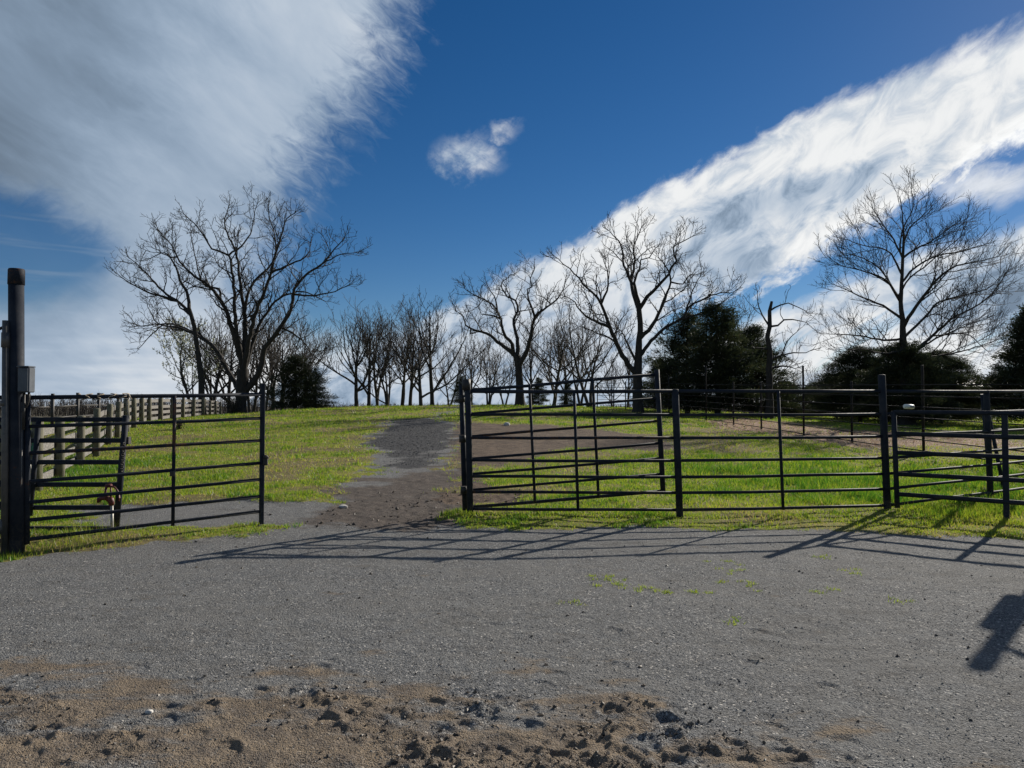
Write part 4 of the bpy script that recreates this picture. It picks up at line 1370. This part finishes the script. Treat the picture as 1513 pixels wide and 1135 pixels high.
MB(o).tube([(cx - .02, cyy, zc), (cx - .35, cyy - .05, zc - .14), (cx - .8, cyy - .12, zc - .32), (cx - 1.3, cyy - .2, zc - .46)], .016, 8).part('cable', M['dark'], gp)

GA = np.array([-4.98, 7.56]); GB = np.array([-3.165, 9.28])
gate = thing('pipe_gate', 'seven rail pipe gate swung open at the left of the opening', 'gate', (GA[0], GA[1], 0))
o = np.array(gate.location)
zl = [1.587, 1.29, 1.014, .722, .507, .326, .128]; zr = [1.648, 1.346, 1.063, .78, .574, .36, .171]
for i, (a, b) in enumerate(zip(zl, zr)):
    bar(gate, 'rail', (GA[0], GA[1], a), (GB[0], GB[1], b), .020 if i else .024, 'rust' if i == 2 else 'pipe')
GM = GA + (GB - GA) * .575
MB(o).tube([(GM[0], GM[1] - .02, .11), (GM[0], GM[1] - .02, 1.62)], .021, 8).part('stile', M['rust'], gate)
MB(o).box((GB[0], GB[1], .87), (.052, .052, 1.84), [unit(np.append(GB - GA, 0)), unit(np.array([-(GB - GA)[1], (GB - GA)[0], 0])), (0, 0, 1)], .008).part('end_stile', M['pipe'], gate)
MB(o).tube([(GA[0] - .01, GA[1], .08), (GA[0] - .03, GA[1], 1.62)], .03, 10).part('hinge_stile', M['pipe'], gate)
lt = MB(o).box((GB[0] + .045, GB[1] - .01, at(389, 680, 9.28)[2]), (.06, .05, .13), None, .012).part('latch', M['dark'], gate)
MB(o).tube([(GB[0] + .03, GB[1] - .05, at(389, 676, 9.28)[2]), (GB[0] + .10, GB[1] - .05, at(389, 676, 9.28)[2])], .012, 8).part('latch_pin', M['dark'], lt)
MB(o).box((GM[0], GM[1] - .055, at(220, 700, 8.5)[2]), (.05, .03, .06), None, .006).part('clip', M['dark'], gate)
# twine wound round the top rail
tw = thing('twine', 'pale frayed twine wound round the top rail of the left gate, one end hanging', 'twine', (GA[0] + .3, GA[1] + .28, 1.6))
o = np.array(tw.location)
gd = np.append(GB - GA, 0); gL = np.linalg.norm(gd); gu = gd / gL; gn = np.array([-gu[1], gu[0], 0])
def gpt(s): return np.array([GA[0], GA[1], zl[0]]) + np.append((GB - GA) * s, (zr[0] - zl[0]) * s)
pts = []
for i in range(70):
    q = i / 69
    s = .17 + .21 * q + .012 * math.sin(i * 1.3)
    a = q * 6.28 * 4.4
    pts.append(gpt(s) + .032 * (math.cos(a) * np.array([0, 0, 1]) + math.sin(a) * gn))
MB(o).tube(pts, .0055, 6).part('winding', M['twine'], tw)
e0 = gpt(.375)
MB(o).tube([e0 - gn * .034, e0 + np.array([.0, -.04, -.06]), e0 + np.array([.012, -.045, -.16]), e0 + np.array([.03, -.05, -.235]), e0 + np.array([.035, -.05, -.26])], [.008, .007, .0065, .006, .003], 6).part('loose_end', M['twine'], tw)
MB(o).tube([e0 - gn * .034, e0 + np.array([.02, -.04, .02]), e0 + np.array([.05, -.04, -.04])], .006, 6).part('loose_end', M['twine'], tw)

# panel from the post out of the frame on the left
pl = thing('pipe_fence', 'pipe fence continuing left of the tall gate post', 'fence', (-5.2, 7.45, 0))
for i, z in enumerate(zl):
    bar(pl, 'rail', (-5.12, 7.5, z), (-8.2, 6.9, z - .02), .023)
post(pl, (-8.2, 6.9), 1.8, .05)

# sagging panel behind the left gate
g3 = thing('pipe_gate', 'short sagging pipe gate leaning behind the left gate, with a chain', 'gate', (-4.7, 8.75, 0))
o = np.array(g3.location)
Y3 = 8.78
for py, xa, xb in ((620, -6.9, at(185, 617, Y3)[0]), (651, -6.9, at(188, 651, Y3)[0]), (683, -6.9, at(180, 683, Y3)[0]), (716, -6.9, at(178, 716, Y3)[0]), (750, -6.9, at(174, 750, Y3)[0]), (781, -6.9, at(171, 781, Y3)[0])):
    z = at(100, py, Y3)[2]
    MB(o).box(((xa + xb) / 2, Y3, z), (xb - xa, .05, .055), None, .008).part('rail', M['pipe'], g3)
MB(o).tube([at(186, 614, Y3 - .03), at(171, 788, Y3 - .03)], .036, 10).part('end_stile', M['pipe'], g3)
MB(o).tube([at(57, 622, Y3 - .04), at(44, 762, Y3 - .04)], .03, 10).part('stile', M['pipe'], g3)
MB(o).box(at(190, 651, Y3), (.03, .07, .09), None, .006).part('latch', M['dark'], g3)
# chain on it
ch = thing('chain', 'short dark chain hanging at the end of the sagging gate', 'chain', tuple(at(183, 660, Y3 - .09)))
o = np.array(ch.location)
p0 = at(183, 656, Y3 - .085)
me0 = None
for i in range(13):
    c = p0 + np.array([random.uniform(-.004, .004) - .002 * i, 0, -.026 * i])
    ax = [(0, 0, 1), (1, 0, 0), (0, 1, 0)] if i % 2 else [(0, 0, 1), (0, 1, 0), (1, 0, 0)]
    MB(o).torus(c, .018, .0055, 12, 6, ax).part('link', M['dark'], ch)

# ------------------------------------------------------------------ yard hydrant
hxy = hit(166, 790)
hyd = thing('yard_hydrant', 'red headed yard hydrant on a pale pipe in front of the left gates', 'hydrant', (hxy[0], hxy[1], H(*hxy)))
o = np.array(hyd.location)
Yh = hxy[1]
def hp(a, b, dyy=0.0): return at(130 + a / 10.31, 690 + b / 10.31, Yh + dyy)
pz = [hp(370, 1060), hp(362, 570)]
pz[0][2] = o[2] - .12
MB(o).tube(pz, .0175, 16).part('standpipe', M['galv'], hyd)
MB(o).tube([hp(352, 850, -.02), hp(352, 870, -.02)], .006, 8).part('drain_hole', M['dark'], hyd)
hd = MB(o)
hd.tube([hp(360, 585), hp(358, 540), hp(345, 500), hp(330, 478)], [.026, .034, .036, .034], 14)
hd.tube([hp(330, 500), hp(270, 470), hp(215, 478), hp(175, 488)], [.034, .028, .024, .022], 14)
hd.tube([hp(176, 470), hp(165, 500), hp(165, 540)], [.020, .023, .021], 14)
hd.tube([hp(150, 475), hp(150, 545)], .010, 10)
hd.part('head', M['red'], hyd)
br = MB(o)
for sgn in (-.018, .018):
    br.tube([hp(300, 480, sgn), hp(268, 440, sgn), hp(262, 400, sgn), hp(285, 285, sgn)], [.017, .015, .013, .016], 8)
br.tube([hp(345, 480), hp(352, 400), hp(345, 300)], [.010, .009, .010], 8)
br.part('yoke', M['red'], hyd)
MB(o).tube([hp(270, 290), hp(360, 285)], .022, 12).part('crosshead', M['red'], hyd)
MB(o).tube([hp(345, 300, -.01), hp(400, 305, -.01), hp(440, 350, -.01), hp(468, 400, -.01), hp(480, 470, -.01), hp(470, 520, -.01)], [.012, .010, .010, .010, .010, .011], 10).part('lever', M['red'], hyd)
MB(o).tube([hp(300, 400, -.03), hp(350, 395, -.03)], .008, 8).part('linkage', M['dark'], hyd)

# second, rusty standpipe behind the tall post and the green hose on its wooden post
sx = at(40, 740, 9.6)
sp2 = thing('standpipe', 'rusty red standpipe half hidden behind the tall left gate post', 'standpipe', (sx[0], 9.6, H(sx[0], 9.6)))
o = np.array(sp2.location)
MB(o).tube([(sx[0] - .01, 9.6, o[2] - .1), (sx[0] - .01, 9.6, at(40, 668, 9.6)[2])], .035, 14).part('standpipe_body', M['rust'], sp2)
MB(o).tube([at(38, 690, 9.58), at(38, 664, 9.58)], [.05, .04], 12).part('valve_head', M['red'], sp2)
MB(o).tube([at(37, 674, 9.55), at(44, 684, 9.5), at(46, 700, 9.5)], .012, 8).part('lever', M['galv'], sp2)
MB(o).box(at(40, 722, 9.55), (.06, .04, .07), None, .01).part('fitting', M['white'], sp2)

# ------------------------------------------------------------------ board fence on the left
bfp = [(-40, 10.4), (4, 11.6), (56, 12.6), (91, 14.6), (120, 17.0), (144, 19.4), (161, 21.9), (174, 24.0), (188, 26.0), (199, 28.2), (210, 30.4), (221, 32.6), (238, 35), (255, 38), (271, 41), (286, 43.6), (301, 46)]
bf = thing('board_fence', 'weathered four board fence climbing away along the left of the lawn', 'fence', ((56 - 756.5) / 1080 * 12.6, 12.6, 0))
o = np.array(bf.location)
bp = []
random.seed(5)
for px, Y in bfp:
    x = (px - 756.5) / 1080 * Y; bp.append(np.array([x, Y, float(base_h(x, Y))]))
for i, p in enumerate(bp):
    hgt_ = 1.22 + random.uniform(-.05, .06)
    r = .092 * random.uniform(.9, 1.08)
    ln_ = np.array([random.gauss(0, .02), random.gauss(0, .02), 0])
    b = p + [0, 0, -.3]; tpt = p + ln_ + [0, 0, hgt_]
    MB(o).tube([b, p * .5 + (p + ln_ + [0, 0, hgt_]) * .5, tpt, tpt + [0, 0, .012], tpt + [0, 0, .02]], [r * 1.05, r, r * .97, r * .86, r * .4], 12).part('post', M['wpost'], bf)
for i in range(len(bp) - 1):
    a, b = bp[i], bp[i + 1]
    d = unit(b - a); nrm = unit(np.array([-d[1], d[0], 0]))
    if nrm[0] > 0: nrm = -nrm            # boards on the far (left) side of the posts
    upv = np.cross(d, nrm); upv = upv if upv[2] > 0 else -upv
    for z in (.16, .43, .71, .99):
        c = (a + b) / 2 + nrm * .105 + np.array([0, 0, z + random.uniform(-.02, .02)])
        dd = unit(d + np.array([0, 0, random.uniform(-.008, .008)]))
        up2_ = np.cross(dd, nrm); up2_ = up2_ if up2_[2] > 0 else -up2_
        MB(o).box(c, (np.linalg.norm(b - a) - .006, .026, .145), [dd, nrm, up2_]).part('board', M['board'], bf)
hose = thing('garden_hose', 'loop of green hose hanging on a wooden fence post behind the tall gate post', 'hose', tuple(at(42, 655, 12.3)))
o = np.array(hose.location)
for k in range(3):
    MB(o).torus(at(41 + k * .7, 657 + k, 12.36 - .03 * k), .085 + .012 * k, .013, 22, 8, [(1, 0, 0), (0, 0.1, 1), (0, 1, 0)]).part('coil', M['hose'], hose)

# far little fence by the trees
f2 = thing('board_fence', 'small distant piece of board fence left of the brown bush', 'fence', (at(305, 605, 52)[0], 52, H(at(305, 605, 52)[0], 52)))
o = np.array(f2.location)
pts = []
for px, Y in ((303, 51), (311, 53), (319, 55), (326, 57)):
    x = (px - 756.5) / 1080 * Y; pts.append(np.array([x, Y, H(x, Y)]))
for p in pts: MB(o).tube([p - [0, 0, .2], p + [0, 0, 1.15]], .08, 8).part('post', M['wpost'], f2)
for a, b in zip(pts[:-1], pts[1:]):
    d = unit(b - a); nrm = unit(np.array([-d[1], d[0], 0]))
    for z in (.25, .55, .85, 1.1): MB(o).box((a + b) / 2 + nrm * .1 + [0, 0, z], (np.linalg.norm(b - a), .03, .14), [d, nrm, np.cross(d, nrm)]).part('board', M['board'], f2)

# dark pen fence in the field beyond, seen over the board fence
pen = thing('pen_fence', 'dark rail pen in the field beyond the board fence', 'fence', (-19, 30, H(-19, 30)))
o = np.array(pen.location)
pp = []
for px, Y in ((-20, 28), (38, 29), (78, 30), (115, 31.5), (146, 33), (175, 36)):
    x = (px - 756.5) / 1080 * Y; pp.append(np.array([x, Y, H(x, Y)]))
for p in pp: MB(o).tube([p - [0, 0, .2], p + [0, 0, 1.35]], .07, 8).part('post', M['dark'], pen)
for a, b in zip(pp[:-1], pp[1:]):
    for z in (.35, .8, 1.2): MB(o).tube([a + [0, 0, z], b + [0, 0, z]], .035, 6).part('rail', M['dark'], pen)

# ------------------------------------------------------------------ rear pipe fence on the right
rp = [(11.9, 13.2), (11.7, 16.5), (11.35, 20.2), (11.1, 23.9), (11.0, 27.6), (10.8, 31.7), (10.6, 35.0), (10.3, 38.8), (8.9, 41.5), (9.1, 46.5), (8.0, 51.5), (6.6, 56.5)]
rear = thing('pipe_fence', 'thin seven rail pipe fence running away across the right hand field', 'fence', (11.7, 16.5, H(11.7, 16.5)))
tops = [2.0, 3.1, 2.45, 2.0, 2.65, 2.0, 2.05, 2.9, 2.3, 2.0, 2.0, 2.0]
for (x, y), hgt_ in zip(rp, tops):
    post(rear, (x, y), H(x, y) + hgt_, .06 if y == 16.5 else .038, 'thinpipe', k=10)
for a, b in zip(rp[:-1], rp[1:]):
    ga, gb = float(base_h(*a)), float(base_h(*b))
    for z in (.10, .40, .70, 1.0, 1.3, 1.6, 1.92):
        bar(rear, 'rail', (a[0] - .045, a[1], ga + z), (b[0] - .045, b[1], gb + z), .017, 'thinpipe', 6)
# white sleeve on one of its rails
ya = 20.75; tt = (ya - 20.2) / 3.7; xa = 11.35 * (1 - tt) + 11.1 * tt - .045
zz = (float(base_h(11.35, 20.2)) * (1 - tt) + float(base_h(11.1, 23.9)) * tt) + 1.3
sl = thing('plastic_jug', 'white plastic jug pushed over a rail of the thin rear fence', 'jug', (xa, ya, zz - .07))
o = np.array(sl.location)
dr = unit(np.array([-.25, 3.7, .03])); dr = unit(dr * .35 + np.array([1, 0, -.05]) * .9)
cc = np.array([xa, ya, zz])
MB(o).tube([cc - dr * .17, cc - dr * .16, cc + dr * .12, cc + dr * .15, cc + dr * .16], [.05, .066, .068, .06, .03], 16).part('body', M['white'], sl)
MB(o).tube([cc - dr * .20, cc - dr * .17], [.035, .036], 12).part('neck', M['white'], sl)

# far pen fence by the barn
fp = thing('pen_fence', 'far rail pen in front of the grey barn', 'fence', (30, 62, H(30, 62)))
pq = [(1372, 64), (1402, 64), (1430, 64.5), (1455, 65), (1477, 65.5), (1500, 66), (1530, 66)]
pw = []
for px, Y in pq:
    x = (px - 756.5) / 1080 * Y; pw.append(np.array([x, Y, H(x, Y)]))
o = np.array(fp.location)
for i, p in enumerate(pw): MB(o).tube([p - [0, 0, .2], p + [0, 0, 1.75]], .16 if i == 2 else .07, 8).part('post', M['wpost' if i == 2 else 'dark'], fp)
for a, b in zip(pw[:-1], pw[1:]):
    for z in (.3, .7, 1.1, 1.5): MB(o).tube([a + [0, 0, z], b + [0, 0, z]], .035, 6).part('rail', M['conduit'], fp)

# ------------------------------------------------------------------ matching tall post just outside the frame on the right
RP = np.array([6.62, 8.62])
gp2 = thing('gate_post', 'thick tall pipe gate post beyond the right edge, seen by its shadow on the gravel', 'gate post', (RP[0], RP[1], 0))
o = np.array(gp2.location)
MB(o).tube([(RP[0], RP[1], -.3), (RP[0], RP[1], 2.72)], .066, 20).part('pipe', M['pipe'], gp2)
MB(o).tube([(RP[0], RP[1], 2.72), (RP[0], RP[1], 2.86), (RP[0], RP[1], 2.87)], [.072, .071, .05], 20).part('cap', M['rust'], gp2)
MB(o).box((RP[0] - .11, RP[1] + .03, 2.12), (.09, .12, .55), None, .01).part('box', M['box'], gp2)
MB(o).tube([(RP[0], RP[1], 2.58), (RP[0] - .05, RP[1] - .6, 2.5), (RP[0] - .12, RP[1] - 1.5, 2.42)], .028, 8).part('cable', M['dark'], gp2)

# ------------------------------------------------------------------ grass, stones, soil: what nobody could count
def blades(name, x, y, h, w, tint, lean=.5, mat='grass', label='', seed=1):
    rg = np.random.default_rng(seed); n = len(x)
    z = height(x, y)
    a = rg.random(n) * 2 * math.pi
    b = np.stack([x, y, z - .005], 1)
    side = np.stack([np.cos(a), np.sin(a), np.zeros(n)], 1) * (w / 2)[:, None]
    la = rg.random(n) * 2 * math.pi; lm = np.abs(rg.normal(0, lean, n)) * h
    tip = b + np.stack([np.cos(la) * lm, np.sin(la) * lm, h], 1)
    V = np.stack([b - side, b + side, tip], 1).reshape(-1, 3)
    o = link(name, np_mesh(name, V, [np.arange(n * 3).reshape(-1, 3)], False, dict(tint=np.repeat(tint, 3))), M[mat])
    return tag(o, label, 'grass', None, 'stuff')


rg = np.random.default_rng(99)
n = 900000
u = rg.uniform(-.86, .86, n); y = np.exp(rg.uniform(math.log(6.6), math.log(66), n)); x = u * y
mk = masks(x, y)
patch_n = fbm(x, y, 1.6, 4, 3)
lush0 = sstep(x, 2.2, 4.5) * (1 - sstep(y, 15, 21))
bare_b = sstep(patch_n, .49, .60) * (1 - lush0)
clump = fbm(x, y, 0.45, 3, 4)
prob = np.clip(mk[0] * 1.15 - .1, 0, 1) * np.clip(.45 + 1.1 * (clump - .3), .15, 1) * (1 - .62 * bare_b)
keep = rg.random(n) < prob
x, y, patch_n, clump = x[keep], y[keep], patch_n[keep], clump[keep]
n = len(x)
lush = sstep(x, 2.2, 4.5) * sstep(y, 10.3, 11.2) * (1 - sstep(y, 15, 21))
under = np.exp(-((sdist(P_right, x, y) - .55) / .35) ** 2) * sstep(x, -.9, 0)
tall_r = sstep(x, 5.0, 6.2) * (1 - sstep(np.abs(y - 9.9), .5, 1.2))
tus = sstep(fbm(x, y, .42, 3, 2), .54, .68)
near_post = np.exp(-((x + 4.7) ** 2 + (y - 7.9) ** 2) / .30)
mound = np.exp(-((x + .62) ** 2 + (y - 9.75) ** 2) / .05)
bfen = np.exp(-((x + 9.2) / 1.2) ** 2) * np.exp(-((y - 15.5) / 2.2) ** 2)
hfac = .55 + .8 * clump + 1.0 * tus + 1.5 * tus * lush + .75 * lush * (.4 + clump) + 1.5 * tall_r + 1.6 * near_post * rg.random(n) ** 2 + 1.2 * mound + 2.4 * bfen * rg.random(n)
hfac = hfac * np.where(y < 9.6, .72, 1)
h = (.022 + .024 * rg.random(n)) * hfac * (1 + .022 * np.clip(y - 9, 0, 50))
w = (.0048 + .00060 * y) * (1 + .3 * rg.random(n))
dry = sstep(patch_n, .50, .64) * (1 - lush) * .85
verge_dry = sstep(x, 3.0, 5.0) * (1 - sstep(y, 9.3, 9.8)) * .5
tint = np.clip(rg.normal(.42, .2, n) + (clump - .5) * -.5 + dry * rg.random(n) + verge_dry * rg.random(n) - .28 * lush * rg.random(n) - .35 * bfen - .30 * tus * rg.random(n), 0, 1)
blades('lawn_grass', x, y, h, w, tint, .6, 'grass', 'short green grass of the lawn and the verges', 3)

# tall dry stems by the tall post and along the right fence
n = 500
cx = np.concatenate([rg.normal(-4.62, .25, 300), rg.uniform(5.2, 7.2, 200)]); cy = np.concatenate([rg.normal(8.0, .22, 300), rg.normal(9.75, .25, 200)])
blades('dry_stems', cx, cy, rg.uniform(.08, .34, n) * np.where(np.arange(n) < 300, 1, .7), np.full(n, .004), np.clip(rg.normal(.6, .3, n), 0, 1), .55, 'grass', 'tall thin dry grass stems by the gate posts', 4)

# weeds in the gravel
spots = [(905, 860, .22), (1048, 876, .16), (1080, 860, .10), (1105, 866, .12), (1262, 847, .10), (1215, 873, .10), (842, 896, .08), (1083, 920, .08), (1075, 845, .12), (918, 868, .12), (980, 875, .12), (1205, 824, .10), (1070, 830, .1), (960, 872, .1), (1330, 888, .08), (895, 858, .1)]
wx, wy = [], []
for px, py, r in spots:
    c = hit(px, py); k = int(420 * r / .1 * .35)
    k = int(k * .55)
    for q in range(4):
        ox, oy = rg.normal(0, r * .8), rg.normal(0, r * .6)
        wx.append(rg.normal(c[0] + ox, .022, k // 4)); wy.append(rg.normal(c[1] + oy, .022, k // 4))
wx = np.concatenate(wx); wy = np.concatenate(wy); n = len(wx)
blades('gravel_weeds', wx, wy, rg.uniform(.010, .032, n), np.full(n, .007), np.clip(rg.normal(.5, .2, n), 0, 1), .8, 'grass', 'small tufts of green weed growing in the gravel', 5)

# straw stalks
n = 26000
sx_ = rg.uniform(6, 30, n); sy_ = rg.uniform(18, 44, n)
ms = masks(sx_, sy_)[3]; kk = rg.random(n) < ms
sx_, sy_ = sx_[kk], sy_[kk]; n = len(sx_)
blades('loose_straw', sx_, sy_, rg.uniform(.02, .10, n), rg.uniform(.02, .04, n), rg.random(n), 2.2, 'straw', 'loose pale straw spread along the rear fence', 6)


def lumps(name, x, y, s, tint, mat, label, cat, seed, sink=.35):
    rg = np.random.default_rng(seed); n = len(x)
    z = height(x, y)
    base = np.array([[1, 0, 0], [0, 1, 0], [-1, 0, 0], [0, -1, 0], [0, 0, 1], [0, 0, -1]], float)
    V = base[None] * rg.uniform(.55, 1.2, (n, 6, 1)) + rg.normal(0, .18, (n, 6, 3))
    V *= np.stack([s * rg.uniform(.8, 1.4, n), s * rg.uniform(.8, 1.4, n), s * rg.uniform(.5, .9, n)], 1)[:, None, :]
    a = rg.random(n) * 6.28; ca_, sa_ = np.cos(a)[:, None], np.sin(a)[:, None]
    V = np.stack([V[..., 0] * ca_ - V[..., 1] * sa_, V[..., 0] * sa_ + V[..., 1] * ca_, V[..., 2]], -1)
    V += np.stack([x, y, z + s * sink], 1)[:, None, :]
    f = np.array([[0, 1, 4], [1, 2, 4], [2, 3, 4], [3, 0, 4], [1, 0, 5], [2, 1, 5], [3, 2, 5], [0, 3, 5]])
    Fq = (f[None] + (np.arange(n) * 6)[:, None, None]).reshape(-1, 3)
    return tag(link(name, np_mesh(name, V.reshape(-1, 3), [Fq], False, dict(tint=np.repeat(tint, 6))), M[mat]), label, cat, None, 'stuff')


n = 22000
u = rg.uniform(-.8, .8, n); y = np.exp(rg.uniform(math.log(2.5), math.log(9.5), n)); x = u * (y + .3)
mk = masks(x, y); kk = rg.random(n) < (1 - mk[0]) * (1 - .35 * mk[5]); x, y = x[kk], y[kk]; n = len(x)
s = .0016 + .0036 * rg.random(n) ** 6 + .00032 * y
lumps('loose_gravel', x, y, s, np.clip(rg.beta(2, 3, n), 0, 1), 'pebble', 'loose grey gravel stones covering the yard', 'gravel', 7)
n = 16000
y = rg.uniform(17, 36, n); x = rg.uniform(-8, 0, n)
mk = masks(x, y); kk = rg.random(n) < mk[2]; x, y = x[kk], y[kk]; n = len(x)
lumps('path_gravel', x, y, rg.uniform(.007, .018, n), np.clip(rg.beta(1.6, 3, n), 0, 1), 'pathstone', 'coarse dark gravel stones of the track over the crest', 'gravel', 9)
n = 22000
u = rg.uniform(-.8, .8, n); y = np.concatenate([rg.uniform(2.6, 4.9, 17000), rg.uniform(8.6, 12.5, 5000)]); x = u * (y + .3)
mk = masks(x, y); cl = fbm(x, y, .3, 3, 2)
kk = rg.random(n) < np.maximum(mk[4], sum(np.exp(-((x - a) ** 2 + ((y - b) * 1.2) ** 2) / (r * 1.3) ** 2) for a, b, r in CHURN) * (y < 6) + .16 * mk[5]) * sstep(cl, .34, .62); x, y = x[kk], y[kk]; n = len(x)
s = .0025 + .011 * rg.random(n) ** 4
s = s * np.where(y > 7, 2.2, 1)
lumps('soil_clods', x, y, s, np.clip(rg.normal(.4, .2, n), 0, 1), 'clod', 'dark clods of kicked up soil', 'soil', 8)


n = 420
u = rg.uniform(-.75, .75, n); y = np.exp(rg.uniform(math.log(3.0), math.log(12), n)); x = u * (y + .3)
mk = masks(x, y); kk = (rg.random(n) < 1 - mk[0]) & (fbm(x, y, 1.5, 3, 1) > .44); x, y = x[kk], y[kk]; n = len(x)
lumps('leaf_litter', x, y, .004 + .010 * rg.random(n) ** 2 + .0006 * y, np.clip(rg.normal(.3, .3, n), 0, 1), 'clod', 'scattered brown crumbs and dead leaves on the gravel', 'litter', 12, .1)


# single stones
def stone(label, px, py, s, mat='stone', seed=1, name='stone'):
    c = hit(px, py); rgs = np.random.default_rng(seed)
    z = H(*c)
    import bmesh
    bm = bmesh.new(); bmesh.ops.create_icosphere(bm, subdivisions=2, radius=s)
    for v in bm.verts:
        k = 1 + .22 * math.sin(v.co.x / s * 2.3 + seed) * math.cos(v.co.y / s * 2.9 + seed * 2) + rgs.normal(0, .05)
        v.co = Vector((v.co.x * k * 1.25, v.co.y * k, v.co.z * k * .72))
    me = bpy.data.meshes.new(name); bm.to_mesh(me); bm.free()
    o = link(name, me, M[mat], None, (c[0], c[1], z + s * .35)); tag(o, label, 'stone')


stone('whitish stone lying in the tan soil at the lower left', 221, 1060, .016, seed=3)
stone('pale stone on the brown dirt patch beyond the right fence', 749, 629, .12, seed=5)
stone('flat pale stone at the edge of the gravel beside the left lawn', 507, 750, .05, seed=8)
